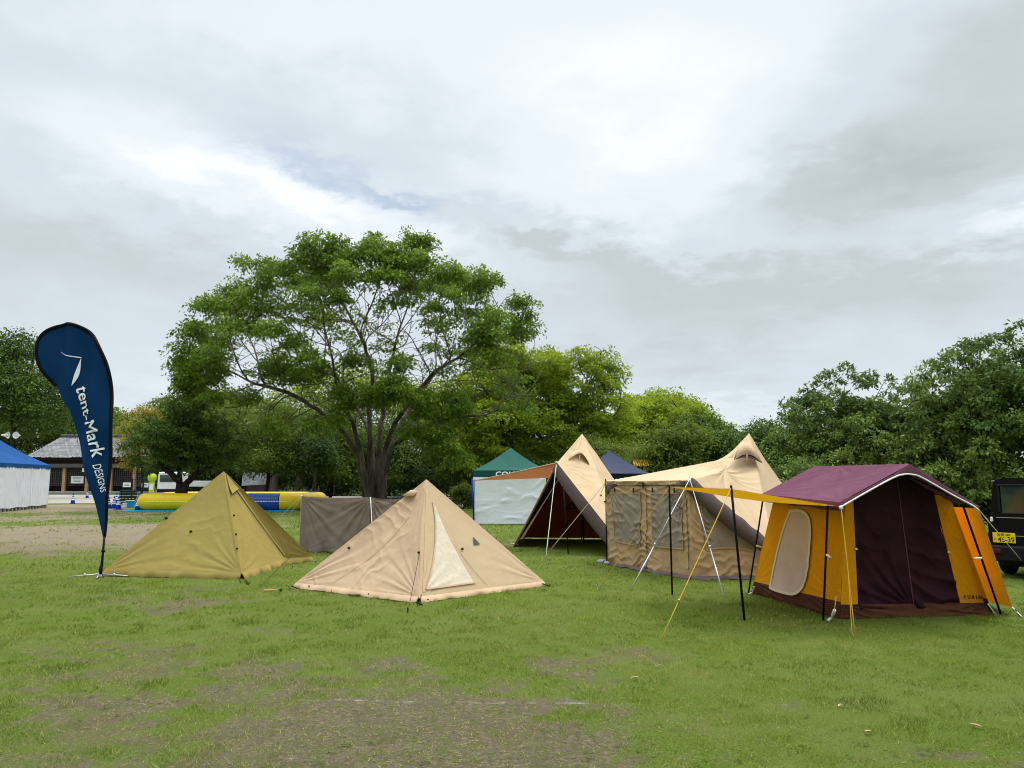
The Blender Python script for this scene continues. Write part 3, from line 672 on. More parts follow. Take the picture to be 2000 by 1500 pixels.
# ================================================================== taupe windscreen
ws = thing('windscreen', 'taupe canvas windscreen on poles between the two pyramid tents', 'windscreen', G(660, 1078))
S1, S2 = G(585, 1077), up(at(723, 1000, 16.9), 0); S3 = up(at(786, 980, 18.6), 0)
T1, T2, T3 = up(S1, at(588, 969, S1.y).z), up(S2, at(724, 971, S2.y).z), up(S3, at(786, 975, S3.y).z)
def curtain(T1, T2, S1, S2, seed, sg):
    Vs = []; n = 70; m = 40
    P_ = Panel(T1, T2, S2, S1, (0, 0, 1), 0, [(0, 0, .020, .9, 3.5), (1, 0, .020, .9, 3.5), (.05, 1, .012, .5, 4)], (.025, .9), edge=.02, seed=seed)
    U, V_ = np.meshgrid(np.linspace(0, 1, n+1), np.linspace(0, 1, m+1)); Q = P_.pt(U, V_)
    Q[..., 2] -= sg*4*U*(1-U)*(1-V_)+0*V_
    Q[..., 2] = np.maximum(Q[..., 2], .01+.015*np.sin(U*40)*(V_ > .98)); Q[..., 1] += -.06*V_**6*np.sin(U*21+seed)-.03*V_**4
    i = np.arange(n*m); k = (i//n)*(n+1)+i % n
    return Q.reshape(-1, 3), np.stack([k, k+1, k+n+2, k+n+1], 1)
for a, (t1, t2, s1, s2) in enumerate(((T1, T2, S1, S2), (T2, T3, S2, S3))):
    v_, f_ = curtain(t1, t2, s1, s2, 3+a*4, .022); mesh_obj('canvas_panel', v_, f_, M['taupe'], ws, True)
skirt([up(S1, .03)+V3((.02, -.03, 0)), up(S2, .03)+V3((0, -.03, 0))], .10, M['taupe'], ws, 2, wob=.03, name='hem')
for t_, s_ in ((T1, S1), (T2, S2), (T3, S3)):
    MB().tube([up(s_, 0)+V3((0, .02, 0)), t_+V3((0, .02, .02))], .011, 8).build('pole', M['black'] if t_ is T2 else M['steel'], ws, True)
    peg(up(s_, 0), (.03, -.02, .08), ws)
rope('guy_rope', [T1, G(512, 1046)], .005, M['ropew'], ws); rope('guy_rope', [T1+V3((0, .05, 0)), G(530, 1062)], .005, M['ropew'], ws)
rope('guy_rope', [T2, at(744, 1040, 16.0)+V3((0, -.6, -.9))], .007, M['ropew'], ws)
# ================================================================== big tent A (open front)
Ap = at(1137, 847, 20.0); FL = G(1003, 1068); Pk = at(1087, 905, 17.6); FR = G(1232, 1090); BL = V3((.25, 21.6, 0)); BR = V3((3.75, 21.3, 0)); RR = V3((3.62, 19.0, 0))
ta = thing('large_tent', 'tall beige tent with open front showing a dim inside painted rust', 'tent', V3((2, 19.5, 0)))
C_ = V3((2, 19.6, .6)); oo = lambda p: p+(p-C_)*3
def big(name, a, b_, c, d, m, seed, folds=(), sag=.03, n=50, nz=(.008, .8)):
    P_ = Panel(a, b_, c, d, oo((a+b_+c+d)/4), sag, folds, nz, seed=seed, waves=((1.2, 1.6, .014, 0, 1),)); P_.obj(name, m, ta, n, n); return P_
Apl = Ap.lerp(Pk, .30)+V3((0, 0, -.04))
apf = big('tent_panel', Ap, Ap, FR, Pk, M['sand'], 11, [(1, 1, .02, 1., 3), (0, 1, .012, .7, 4), (.5, 0, .012, .8, 5)], .05, 80)
big('tent_panel', Ap, Ap, RR, FR, M['sand'], 12, [(1, 1, .01, .6, 4), (0, 0, .012, .9, 5)], .02)
big('tent_panel', Ap, Ap, BR, RR, M['sand'], 13)
bkw = big('tent_panel', Ap, Ap, BL+V3((0, 0, .02)), BR+V3((0, 0, .02)), M['sand'], 14)
big('tent_panel', Ap, Ap, FL, BL, M['sand'], 15)
big('tent_panel', Ap, Pk, FL, FL, M['sand'], 16)
# inner skins; rust and near-black colour stands for dim light through the canvas
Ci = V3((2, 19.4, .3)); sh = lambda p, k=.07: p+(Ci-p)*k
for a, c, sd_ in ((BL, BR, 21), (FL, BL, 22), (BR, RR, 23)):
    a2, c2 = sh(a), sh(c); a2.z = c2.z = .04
    P_ = Panel(sh(Ap), sh(Ap), c2, a2, Ci, .02, [(0, 1, .01, .6, 4)], (.006, 1), seed=sd_); P_.obj('shaded_inside', M['brownin'], ta, 30, 30)
P_ = Panel(sh(Ap), sh(Pk, .03), sh(FL, .02), sh(FL, .02), Ci, 0, seed=24); P_.obj('shaded_inside', M['dkwood'], ta, 20, 20)
# turned edges of the opening
dd = (FR-Pk); Vs = []; Fs = []
for k in range(25):
    t = k/24; p = Pk+dd*t; w = .09+.10*math.sin(t*3.1); Vs += [p+V3((.0, -.02, .03)), p+V3((-.10-.04*math.sin(t*9), -.05, -.07-w*.8)), p+V3((-.07, .12, -.12-w))]
for k in range(24): Fs += [(3*k, 3*k+1, 3*k+4, 3*k+3), (3*k+1, 3*k+2, 3*k+5, 3*k+4)]
mesh_obj('rolled_edge', Vs, Fs, M['mudgrey'], ta, True)
MB().tube([Pk, Pk.lerp(FL, .3)+V3((0, 0, -.02)), Pk.lerp(FL, .7)+V3((0, 0, -.02)), FL], .018, 6).build('edge_binding', M['khaki'], ta, True)
# vent hood
Vs = []; Fs = []
for k in range(13):
    t = k/12; u_, v_ = apf.pix(1110+42*t, 898-10*math.sin(3.14*t)+8*t); Vs += [V3(apf.pt(max(.02, u_), v_*.72, .01)), V3(apf.pt(max(.02, u_), v_, .02+.12*math.sin(3.14*t))), V3(apf.pt(max(.02, u_), v_, .02+.12*math.sin(3.14*t)))+V3((.02, .12, .0))]
for k in range(12): Fs += [(3*k, 3*k+1, 3*k+4, 3*k+3), (3*k+1, 3*k+2, 3*k+5, 3*k+4)]
mesh_obj('vent_hood', Vs, Fs, M['beige'], ta, True)
p = V3(apf.pt(*apf.pix(1129, 897), .10)); MB().box(p, (.03, .02, .12), .2, .2, bev=.006).build('vent_prop', M['beige'], ta)
for (px, py) in ((1174, 967), (1181, 980)): MB().box(V3(apf.pt(*apf.pix(px, py), .02)), (.04, .02, .03), bev=.005).build('guy_loop', M['dkwood'], ta)
# poles, awning
MB().tube([V3((1.83, 19.95, 0)), Ap+V3((0, 0, -.05))], .018, 8).build('pole', M['black'], ta, True)
for a, c in (((1100, 948), (1110, 1082)), ((1138, 980), (1136, 1058)), ((1157, 1000), (1172, 1045))):
    p0 = G(*c); MB().tube([p0, at(a[0], a[1], p0.y-.2 if a[0] < 1110 else p0.y)], .014, 8).build('pole', M['black'], ta, True)
Pt = at(926, 939, 20.5); Pm = at(1084, 933, 19.3)
P_ = Panel(Pk, Pk, Pt, Pm, V3((1, 19, 5)), .06, [(.5, 0, .02, 1., 3)], (.01, 1), seed=31); P_.obj('awning', M['rust'], ta, 40, 40)
MB().tube([Pk+V3((0, 0, .01)), Pk.lerp(Pt, .5)+V3((0, 0, -.005)), Pt], .014, 6).build('awning_hem', M['beige'], ta, True)
MB().tube([up(Pt, 0), Pt+V3((0, 0, .02))], .013, 8).build('pole', M['black'], ta, True)
rope('guy_rope', [Pk+V3((0, 0, .02)), G(1066, 1090)], .008, M['ropew'], ta)
MB().tube([Pk+V3((0, 0, -.02)), Pk+V3((.0, 0, .05))], .02, 8).build('pole_tip', M['ropew'], ta, True)
for p, l in ((G(1066, 1092), (0, 0, .1)), (FL, (-.08, 0, .05))): peg(p, l, ta, 'steel')
MB().tube([G(998, 1062)+V3((0, 0, .02)), FL+V3((.1, 0, .05))], .01, 5).build('peg_strap', M['white'], ta, True)
# emblem printed inside on the back wall: an open triangular outline
bw = Panel(sh(Ap), sh(Ap), up(sh(BR), .04), up(sh(BL), .04), Ci, 0)
def bwp(px, py): return hit(px, py, bw.q[1], bw.n)+V3(bw.n)*.05
mm = MB()
for a, c, r0, r1 in (((1105, 989), (1121, 978), .008, .02), ((1121, 978), (1124, 991), .02, .01), ((1104, 992), (1124, 991), .022, .008)): mm.tube([bwp(*a), bwp(*c)], [r0, r1], 6)
mm.build('emblem', M['black'], ta)
nograss([FL, (FR.x, FR.y+.3), RR, BR, BL])
# ================================================================== screen-room tent B
Bp = at(1463, 846, 18.0); tb = thing('large_tent', 'tall beige tent with a mesh windowed khaki screen room in front of it', 'tent', V3((4.5, 16, 0)))
C_ = V3((4.8, 16.5, .5))
sL = G(1187, 1101); sC = G(1350, 1131); sR = G(1500, 1128)
tL = up(sL, at(1186, 940, sL.y).z); tC = up(sC, at(1348, 938, sC.y).z); rR = V3((6.0, 15.6, .35))
BRb = V3((7.45, 18.4, 0)); BBk = V3((6.2, 20.6, 0)); BLb = V3((3.2, 19.0, 0)); eR = G(1530, 1110)
def bg_(name, a, b_, c, d, m, seed, folds=(), sag=.03, n=60, nz=(.008, .8)):
    P_ = Panel(a, b_, c, d, oo((a+b_+c+d)/4), sag, folds, nz, seed=seed); P_.obj(name, m, tb, n, n); return P_
K1 = at(1431, 894, 17.4); Kd = at(1413, 921, 15.9); K2 = at(1492, 894, 18.0)
pb1 = bg_('roof_panel', K1, Kd, tC, tL, M['beige'], 41, [(.5, 0, .02, 1.6, 6), (.0, 1, .015, 1.2, 5), (1, 1, .015, 1.2, 5)], .05, 110, (.012, 1.2))
edgeR = tC.lerp(at(1512, 1066, 14.8), 1.0)
pb2 = bg_('roof_panel', K1, Bp, edgeR, Kd, M['sand'], 42, [(1, 0, .012, 1., 5), (0, 1, .02, 1., 4)], .03, 80)
bg_('roof_panel', Kd, Kd, edgeR, tC, M['sand'], 48, [(0, 0, .012, 1., 4)], .03, 50)
pb3 = bg_('tent_panel', Bp, K2, BRb, edgeR, M['sand'], 43, [(0, 0, .015, 1., 5)], .03)
bg_('tent_panel', K2, Bp, BBk, BRb, M['sand'], 44, n=20); bg_('tent_panel', Bp, Bp, BLb, BBk, M['sand'], 45, n=20); bg_('tent_panel', Bp, K1, tL, BLb, M['sand'], 46, n=30)
bg_('tent_panel', BLb.lerp(tL, .0), tL, sL, sL, M['khaki'], 47, n=20)
def screenwall(T1, T2, S2, S1, seed, wins, name='screen_wall', m='khaki', sc_=1.):
    P_ = Panel(T1, T2, S2, S1, (0, 0, 1.2), .02, [(0, 0, .03, .5, 6), (1, 0, .03, .5, 6)], (.03, 3.0), seed=seed, edge=.02, waves=((.35, 9., .040, .36, .47), (-.35, 9., .040, .49, .60), (.5, 9, .045, .84, 1.), (.25, 6, .030, 0, .2), (0.05, 4, .028, 0, 1.)))
    w = P_.obj(name, M[m], tb, 130, 80)
    for wq in wins:
        x = P_.obj('mesh_window', M['mesh'], tb, 50, 50, wq, .016)
        for a in range(4): Vs, Fs = P_.strip(lerp_uv(wq[a], wq[(a+1) % 4], 14), .022, .022); mesh_obj('window_tape', Vs, Fs, M['khaki'], x, True)
    return P_
w1 = screenwall(tL, tC, up(sC, .0), up(sL, .0), 51, [])
PX = lambda P_, *pp: [P_.pix(*x_) for x_ in pp]
# windows placed on the wall
def addwin(P_, quad):
    wq = PX(P_, *quad); x = P_.obj('mesh_window', M['mesh'], tb, 50, 50, wq, .018)
    for a in range(4): Vs, Fs = P_.strip(lerp_uv(wq[a], wq[(a+1) % 4], 14), .022, .024); mesh_obj('window_tape', Vs, Fs, M['khaki'], x, True)
addwin(w1, ((1196, 963), (1250, 963), (1252, 1067), (1202, 1057))); addwin(w1, ((1272, 963), (1331, 964), (1336, 1072), (1276, 1067)))
for u_ in (1262, 1343): Vs, Fs = w1.strip(lerp_uv(w1.pix(u_, 945), w1.pix(u_+4, 1112), 20), .016, .02); mesh_obj('zip', Vs, Fs, M['dkwood'], tb, True)
Vs, Fs = w1.strip(lerp_uv((0.0, .055), (1., .055), 30), .014, .02); mesh_obj('piping', Vs, Fs, M['dkwood'], tb, True)
for px, py in ((1204, 957), (1240, 958), (1278, 957), (1322, 957), (1257, 948)):
    p = V3(w1.pt(*w1.pix(px, py), .025)); MB().box(p, (.02, .02, .09), -.9, bev=.004).build('toggle', M['black'], tb)
cq = PX(w1, (1188, 944), (1208, 945), (1190, 962), (1188, 966)); w1.obj('corner_patch', M['mudgrey'], tb, 4, 4, cq, .02)
cq = PX(w1, (1322, 940), (1346, 940), (1345, 958), (1340, 952)); w1.obj('corner_patch', M['mudgrey'], tb, 4, 4, cq, .02)
eL = at(1500, 1062, 12.95); eL0 = up(eL, 0)
w2 = Panel(tC, at(1500, 1068, 13.0), up(at(1500, 1068, 13.0), 0), up(sC, 0), (3, 0, 1), .02, [(0, 0, .03, .6, 6)], (.02, 3), edge=.02, seed=53, waves=((-.6, 9, .045, 0, .22), (.1, 5, .03, .1, 1.)))
w2.obj('screen_wall', M['khaki'], tb, 80, 60)
addwin(w2, ((1366, 978), (1478, 1064), (1470, 1076), (1380, 1074)))
skirt_pts = [up(sL, .05), up(sC, .05)]; A_ref = C_
skirt(skirt_pts, .07, M['mudgrey'], tb, 3, wob=.03); skirt([up(sC, .05), up(at(1500, 1068, 13.0), .05)], .10, M['mudgrey'], tb, 5, wob=.04)
# rolled grey flap down the edge
Vs = []; Fs = []; e1 = at(1500, 1064, 12.9)
for k in range(31):
    t = k/30; p = (tC+V3((0, -.05, .0))).lerp(e1, t); w = .09+.08*math.sin(t*2.6+.4); s_ = .012*math.sin(t*31)
    Vs += [p+V3((.05, .02, .05+s_)), p+V3((-.0, -.07, -.02)), p+V3((-.03+s_, -.05, -.05-w)), p+V3((-.03, .05, -.06-w))]
for k in range(30):
    for j in range(3): Fs.append((4*k+j, 4*k+j+1, 4*k+j+5, 4*k+j+4))
mesh_obj('rolled_flap', Vs, Fs, M['mudgrey'], tb, True)
# vent hood near the peak
Vs = []; Fs = []
for k in range(15):
    t = k/14; px = 1433+56*t; py = 897-14*math.sin(3.14*t)+7*t
    pn_ = (pb2.q[2]-pb2.q[1]); nn_ = V3(pb2.n); dpt = hit(px, py, Bp, nn_)+nn_*.0; dpt = dpt+(V3((0, 0, CAMH))-dpt).normalized()*(.03+.15*math.sin(3.14*t)); top = hit(1446+20*t, 864, Bp, nn_); top = top+(V3((0, 0, CAMH))-top).normalized()*.03
    Vs += [top, dpt, dpt+V3((0, .10, .01))]
for k in range(14): Fs += [(3*k, 3*k+1, 3*k+4, 3*k+3), (3*k+1, 3*k+2, 3*k+5, 3*k+4)]
mesh_obj('vent_hood', Vs, Fs, M['beige'], tb, True)
def vent_gap(P0, nn, x0, x1, y0, rise, slope, dep, par):
    Vs = []; Fs = []
    for k in range(15):
        t = k/14; px = x0+(x1-x0)*t; py = y0-rise*math.sin(3.14*t)+slope*t
        for e in (1.0, 1.5+dep*math.sin(3.14*t)):
            p = hit(px, py+e, P0, nn); Vs.append(p+(V3((0, 0, CAMH))-p).normalized()*(.02+.08*math.sin(3.14*t)))
    for k in range(14): Fs.append((2*k, 2*k+1, 2*k+3, 2*k+2))
    mesh_obj('vent_shade_mesh', Vs, Fs, M['dkwood'], par, True)  # dark mesh crescent, also standing in for shade under the hood lip
vent_gap(Bp, V3(pb2.n), 1433, 1489, 897, 14, 7, 6.5, tb)
vp = hit(1459, 893, Bp, V3(pb2.n)); vp = vp+(V3((0, 0, CAMH))-vp).normalized()*.14; MB().box(vp, (.035, .03, .15), 0, .15, bev=.006).build('vent_prop', M['beige'], tb)
# silver bipod and its ropes
top = tC+V3((0, -.10, .02))
for px, py in ((1232, 1152), (1415, 1167)):
    e = G(px, py); m_ = top.lerp(e, .62); MB().tube([top, m_], .0075, 8).tube([m_+V3((0, 0, .0)), e], .0105, 8).tube([m_+V3((0, 0, -.02)), m_+V3((0, 0, .03))], .02, 8).build('bipod_leg', M['steel'], tb, True)
MB().tube([up(sL, 0)+V3((-.02, -.02, 0)), tL+V3((-.02, -.02, .05))], .012, 8).build('pole', M['black'], tb, True)
rope('guy_rope', [tL, at(1140, 985, 14.0)+V3((-.6, 0, -.8))], .005, M['khaki'], tb)
rope('guy_rope', [tL, G(1150, 1010)], .006, M['khaki'], tb)
for px, py in ((1216, 1097), (1175, 1100)): peg(G(px, py), (.05, -.03, .06), tb)
for i_, (px, py) in enumerate(((1176, 1098), (1190, 1101))):
    s_ = MB().lathe([(0, .06), (.06, .055), (.11, .03), (.12, 0), (.0, -.01)], G(px, py), 9).build('stone', M['stone'], None, True)
    tag(s_, ('flat grey stone on the grass at the left corner of the screen room' if i_ == 0 else 'grey stone wedged under the left pole of the screen room'), 'stone', 'stones by the screen room')
nograss([sL, sC, (4.4, 13), (7, 15), (8, 18.6), (6.2, 20.4), (3.3, 19)])
# ================================================================== mustard cabin tent
ct = thing('cabin_tent', 'mustard yellow cabin tent with a plum roof and yellow side awning', 'tent', G(1700, 1190))
bFL = G(1640, 1208); bFR = G(1940, 1201); bBL = G(1467, 1158); bBR = V3((5.75, 11.5, 0))
tFL = at(1652, 970, 9.1); tFR = at(1856, 972, 9.35); tBL = at(1512, 972, 10.75); tBR = V3((5.15, 11.2, tFR.z))
rF = at(1764, 918, 9.15); rB = V3((4.42, 11.0, 1.72)); Cc = V3((4.6, 10.1, .8))
oc = lambda p: p+(p-Cc)*4
H_ = .2
def lift(b_, t_, h=.19): return b_.lerp(t_, h/max(t_.z, .1))
fl_, fr_, bl_, br_ = lift(bFL, tFL), lift(bFR, tFR), lift(bBL, tBL, .17), lift(bBR, tBR)
def wall(name, a, b_, c, d, m, seed, folds=(), sag=.02, n=50, nz=(.006, 1.5), off=0., wv=()):
    P_ = Panel(a, b_, c, d, oc((a+b_+c+d)/4), sag, folds, nz, seed=seed, edge=.03, waves=wv); P_.obj(name, M[m], ct, n, n, off=off); return P_
# front wall: dark curtain door between two mustard strips
fn = (tFR-tFL).cross(bFL-tFL); fp = lambda x, y: hit(x, y, tFL, fn)
dTL, dTR, dBR, dBL = fp(1666, 968), fp(1820, 965), fp(1878, 1188), fp(1676, 1194)
sFL = fp(1642, 1182); sFR = fp(1927, 1178); pk = fp(1766, 922)
wall('front_panel', tFL, dTL, fp(1676, 1180), sFL, 'yellow', 61, [(1, 1, .007, .3, 6), (1, .5, .006, .2, 6)], .008, 50)
P_tr = wall('front_panel', dTR, tFR, sFR, fp(1876, 1180), 'yellow', 62, [(0, .3, .008, .4, 5), (1, 1, .006, .3, 5), (0, .55, .006, .3, 6)], .01, 60)
dl = wall('door_curtain', fp(1666, 962), fp(1750, 925), fp(1785, 1190), fp(1676, 1192), 'plumdark', 63, [(1, 1, .020, .7, 4)], .02, 70, wv=((-.55, 4.5, .035, 0, 1, .6),))
dr = wall('door_curtain', fp(1750, 925), fp(1822, 955), fp(1878, 1188), fp(1785, 1190), 'plumdark', 64, [(0, 0, .012, .7, 4)], .02, 70, wv=((-.45, 4.5, .045, 0, 1, .6), (-.7, 2.6, .03, 0, 1, .5)))
mesh_obj('gable', [tFL+V3((0, .02, -.02)), pk+V3((0, .02, .03)), tFR+V3((0, .02, -.02))], [(0, 1, 2)], M['plumdark'], ct)
Vs, Fs = dl.strip(lerp_uv((.995, .03), (.995, .99), 30), .014, .012); mesh_obj('zip', Vs, Fs, M['purple'], ct, True)
wall('hem_band', fp(1642, 1181), fp(1927, 1177), up(bFR, .0), up(bFL, .0), 'brownband', 65, [(0, 0, .012, .7, 5), (1, 1, .014, .8, 5), (1, 0, .01, .5, 5)], .0, 60, (.012, 2), .006)
# lettering on the right strip
o = writing('lettering', 'FURIN', (0, 0, 0), (1, 0, 0), (0, 0, 1), 1, M['platek'], None, spacing=1.75, thick=.03)
xs_ = [v.co.x for v in o.data.vertices]; x0, x1 = min(xs_), max(xs_); z1 = max(v.co.z for v in o.data.vertices)
for v in o.data.vertices:
    X_, Z_ = (v.co.x-x0)/(x1-x0), v.co.z/z1
    v.co = fp(1880+33*X_+Z_*-.6, 1168-7.2*Z_+1.0*X_)+V3(P_tr.n)*(.030-v.co.y)
attach(o, ct)
# left wall with the mesh window
ln2 = (tBL-tFL).cross(bFL-tFL); lp = lambda x, y: hit(x, y, (tFL+bFL+tBL+bBL)/4, ln2)
wl = wall('side_panel', tBL, tFL, fl_, bl_, 'yellow', 66, [(1, 1, .01, .5, 5), (0, 1, .008, .5, 4), (1, .5, .006, .4, 6)], .015, 70)
wall('hem_band', bl_, fl_, up(bFL, 0), up(bBL, 0), 'brownband', 67, [(0, 0, .014, .6, 6), (1, 1, .014, .9, 6)], .0, 60, (.014, 2))
wpx = smooth([(1546, 999), (1562, 997), (1576, 1003), (1584, 1018), (1585, 1045), (1582, 1085), (1577, 1125), (1568, 1150), (1553, 1160), (1530, 1156), (1511, 1149), (1509, 1140), (1520, 1080), (1534, 1030), (1546, 999)], 4)[:-1]
wuv = [wl.pix(*q_) for q_ in wpx]; cu = np.mean(wuv, 0)
Vs = []; Fs = []; nn = len(wuv)
for r_i in range(7):
    for u_, v_ in wuv: t = r_i/6; Vs.append(wl.pt(cu[0]+(u_-cu[0])*t, cu[1]+(v_-cu[1])*t, .016))
for r_i in range(6):
    for k in range(nn): Fs.append((r_i*nn+k, r_i*nn+(k+1) % nn, (r_i+1)*nn+(k+1) % nn, (r_i+1)*nn+k))
wn = mesh_obj('window', Vs, Fs, M['pinkmesh'], ct, True)
Vs, Fs = wl.strip(wuv+[wuv[0], wuv[1]], .038, .024); mesh_obj('window_binding', Vs, Fs, M['cream'], wn, True)
# right and back walls
wall('side_panel', tFR, tBR, br_, fr_, 'yellow', 68, [(1, 1, .01, .5, 5)], .015, 40); wall('side_panel', tBR, tBL, bl_, br_, 'yellow', 69, [(1, 1, .01, .5, 5)], .015, 30)
wall('hem_band', fr_, br_, up(bBR, 0), up(bFR, 0), 'brownband', 70, (), 0, 20); wall('hem_band', br_, bl_, up(bBL, 0), up(bBR, 0), 'brownband', 71, (), 0, 20)
# plum roof with its gable fascia
eFL = at(1640, 981, 8.6); RF = at(1778, 906, 8.75); eFR = at(1908, 986, 8.9); eBL = at(1487, 965, 11.0); RB = at(1590, 911, 11.1); eBR = V3((5.25, 11.3, eFR.z+.05))
rf = Panel(RB, RF, eFL, eBL, (0, 8, 8), .035, [(1, 1, .008, .7, 4), (0, 1, .010, .8, 5), (.3, 0, .010, .8, 3), (1, 0, .008, .6, 4)], (.012, 1.2), seed=72, edge=.02); roof = rf.obj('roof', M['purple'], ct, 70, 60)
rg = Panel(RF, RB, eBR, eFR, (9, 8, 8), .03, [(0, 1, .008, .7, 4)], (.008, 1.2), seed=73); V_, F_ = rg.grid(50, 40); mesh_obj('roof_slope', V_, F_, M['purple'], roof, True)
pipe = smooth([(1641, 990), (1700, 956), (1745, 932), (1764, 926), (1780, 926), (1800, 932), (1860, 966), (1898, 986), (1911, 996)], 5)
top_ = [(1641, 982), (1700, 950), (1745, 926), (1764, 914), (1778, 906.5), (1800, 920), (1860, 957), (1898, 980), (1909, 987)]
def interp_top(x): return float(np.interp(x, [q_[0] for q_ in top_], [q_[1] for q_ in top_]))
Vs = []; Fs = []
for k, (x, y) in enumerate(pipe):
    Yd = np.interp(x, [1641, 1778, 1911], [8.6, 8.75, 8.9]); t_ = at(x, interp_top(x), Yd); bt_ = at(x, max(y, interp_top(x)+2), Yd-.015)
    Vs += [t_, (t_+bt_)/2+V3((0, -.008, 0)), bt_]
for k in range(len(pipe)-1): Fs += [(3*k, 3*k+1, 3*k+4, 3*k+3), (3*k+1, 3*k+2, 3*k+5, 3*k+4)]
mesh_obj('fascia', Vs, Fs, M['purple'], roof, True)
MB().tube([Vs[3*k+2]+V3((0, -.006, -.004)) for k in range(len(pipe))], .0095, 7).build('piping', M['white'], roof, True)
Vs = []; Fs = []
for k in range(21):
    t = k/20; p = eBL.lerp(eFL, t); Vs += [p, p+V3((-.005, 0, -.06-.008*math.sin(t*17))), p+V3((.015, 0, -.10-.008*math.sin(t*17)))]
for k in range(20): Fs += [(3*k, 3*k+1, 3*k+4, 3*k+3), (3*k+1, 3*k+2, 3*k+5, 3*k+4)]
mesh_obj('eave_flap', Vs, Fs, M['purple'], roof, True)
# tent frame legs
def pole(a, c, r, parent, nm='pole', m='black'): return MB().tube([a, c], r, 8).build(nm, M[m], parent, True)
pole(G(1608, 1211), at(1617, 983, 8.75), .0135, ct, 'leg'); pole(G(1955, 1200), at(1880, 985, 8.95), .0135, ct, 'leg'); pole(G(1462, 1158), at(1490, 976, 10.9), .0125, ct, 'leg')
MB().tube([tFL.lerp(rF, 0)+V3((-.05, -.05, .02)), at(1764, 925, 9.0)], .012, 6).tube([at(1764, 925, 9.0), at(1895, 985, 9.1)], .012, 6).build('frame_bar', M['black'], ct, True)
for a, c in (((1614, 1083), (1622, 1090)), ((1902, 1091), (1917, 1090)), ((1477, 1066), (1487, 1069))):
    p, q_ = at(a[0], a[1], 8.8 if a[0] > 1600 else 10.9), at(c[0], c[1], 8.8 if a[0] > 1600 else 10.9); MB().tube([p, q_], .014, 6).build('strap', M['cream'], ct, True)
MB().tube([G(1617, 1212)+V3((0, 0, .0)), G(1626, 1210)+V3((0, 0, .03)), at(1630, 1192, 8.82)], .018, 7).build('foot_loop', M['white'], ct, True)
MB().tube([at(1630, 1192, 8.82), at(1633, 1165, 8.9)], .005, 5).build('foot_cord', M['ropey'], ct, True)
MB().tube([G(1462, 1160), G(1470, 1160)+V3((0, 0, .02)), at(1473, 1146, 10.8)], .010, 7).build('foot_loop', M['white'], ct, True)
MB().tube([at(1930, 1180, 9.1), G(1946, 1203)], .007, 6).build('foot_loop', M['white'], ct, True)
for px, py in ((1671, 1072), (1851, 1078)): MB().box(fp(px, py)+V3((0, -.02, 0)), (.03, .02, .025), bev=.006).build('toggle', M['cream'], ct)
# yellow side awning on two poles
P1, P2 = at(1307, 951, 10.8), at(1428, 955, 8.85); EF = at(1640, 989, 8.6)+V3((-.01, 0, 0)); EB = at(1492, 980, 10.95)
aw = Panel(P1, EB, EF, P2, (3, 9, 8), .035, [(0, 1, .01, .6, 4), (1, 1, .008, .6, 4), (0, 0, .008, .5, 4)], (.006, 1.2), seed=81); awn = aw.obj('side_awning', M['awny'], ct, 50, 50)
Vs, Fs = aw.strip(lerp_uv((0, 1), (1, 1), 20), .02, .006); mesh_obj('awning_hem', Vs, Fs, M['cream'], awn, True)
Vs, Fs = aw.strip(lerp_uv((0, 0), (0, 1), 20), .02, .006); mesh_obj('awning_hem', Vs, Fs, M['cream'], awn, True)
pole(G(1313, 1161), P1+V3((0, 0, .03)), .0135, ct); pole(G(1454, 1211), P2+V3((0, 0, .04)), .0145, ct)
for P_ in (P1, P2): MB().tube([P_+V3((0, 0, .0)), P_+V3((0, 0, .07))], .006, 6).build('pole_tip', M['ropey'], ct, True)
yr = thing('guy_rope', 'yellow guy rope slanting from the nearer awning pole to the grass', 'rope', G(1291, 1249), 'guy ropes of the cabin tent')
r1 = rope('cord', [P2+V3((0, 0, .01)), G(1291, 1249)], .0055, M['ropey'], yr); p = P2.lerp(G(1291, 1249), .77); MB().box(p, (.02, .02, .05), 0, .5).build('slider', M['tan'], yr)
for lab, pts in (('faint yellow guy rope from the farther awning pole down past the screen room', (P1, G(1169, 1151))),
                 ('yellow guy rope hanging from the front left eave of the cabin tent', (at(1643, 992, 8.58), G(1670, 1242))),
                 ('pale guy rope running from the right eave across the black car', (at(1913, 997, 8.88), G(2012, 1115)))):
    t_ = thing('guy_rope', lab, 'rope', up(pts[1], 0), 'guy ropes of the cabin tent'); rope('cord', pts, .0048, M['ropey'] if 'pale' not in lab else M['ropew'], t_)
    if 'left eave' in lab: rope('cord', (V3(pts[0]).lerp(pts[1], .5), V3(pts[1])+V3((-.03, .0, 0))), .004, M['ropey'], t_)
    peg(pts[1], (-.03, .03, .07), t_, 'steel')
MB().tube([at(1641, 988, 8.59), at(1644, 995, 8.58)], .02, 8).build('corner_cap', M['white'], ct, True)
for px, py in ((1540, 984), (1601, 986)): rope('tie', [at(px, py, 9.6 if px > 1590 else 10.2), at(px+1, py+14, 9.6 if px > 1590 else 10.2)], .006, M['ropey'], awn)
# right side flap
fq = Panel(at(1858, 990, 9.9), at(1912, 993, 8.95), at(1977, 1186, 9.45), at(1931, 1176, 10.3), (0, 0, 1), .03, [(0, 0, .012, .7, 4), (1, 1, .010, .6, 4)], (.006, 1), seed=83)
sf = fq.obj('side_flap', M['yellow'], ct, 40, 50); Vs, Fs = fq.strip(lerp_uv((1, 0), (1, 1), 20), .014, .004); mesh_obj('flap_hem', Vs, Fs, M['cream'], sf, True)
rope('flap_cord', [at(1977, 1186, 9.45), G(1997, 1206)], .007, M['ropew'], ct); peg(G(1996, 1204), (-.06, .02, .08), ct)
nograss([bFL, bFR, bBR, bBL], -.02)
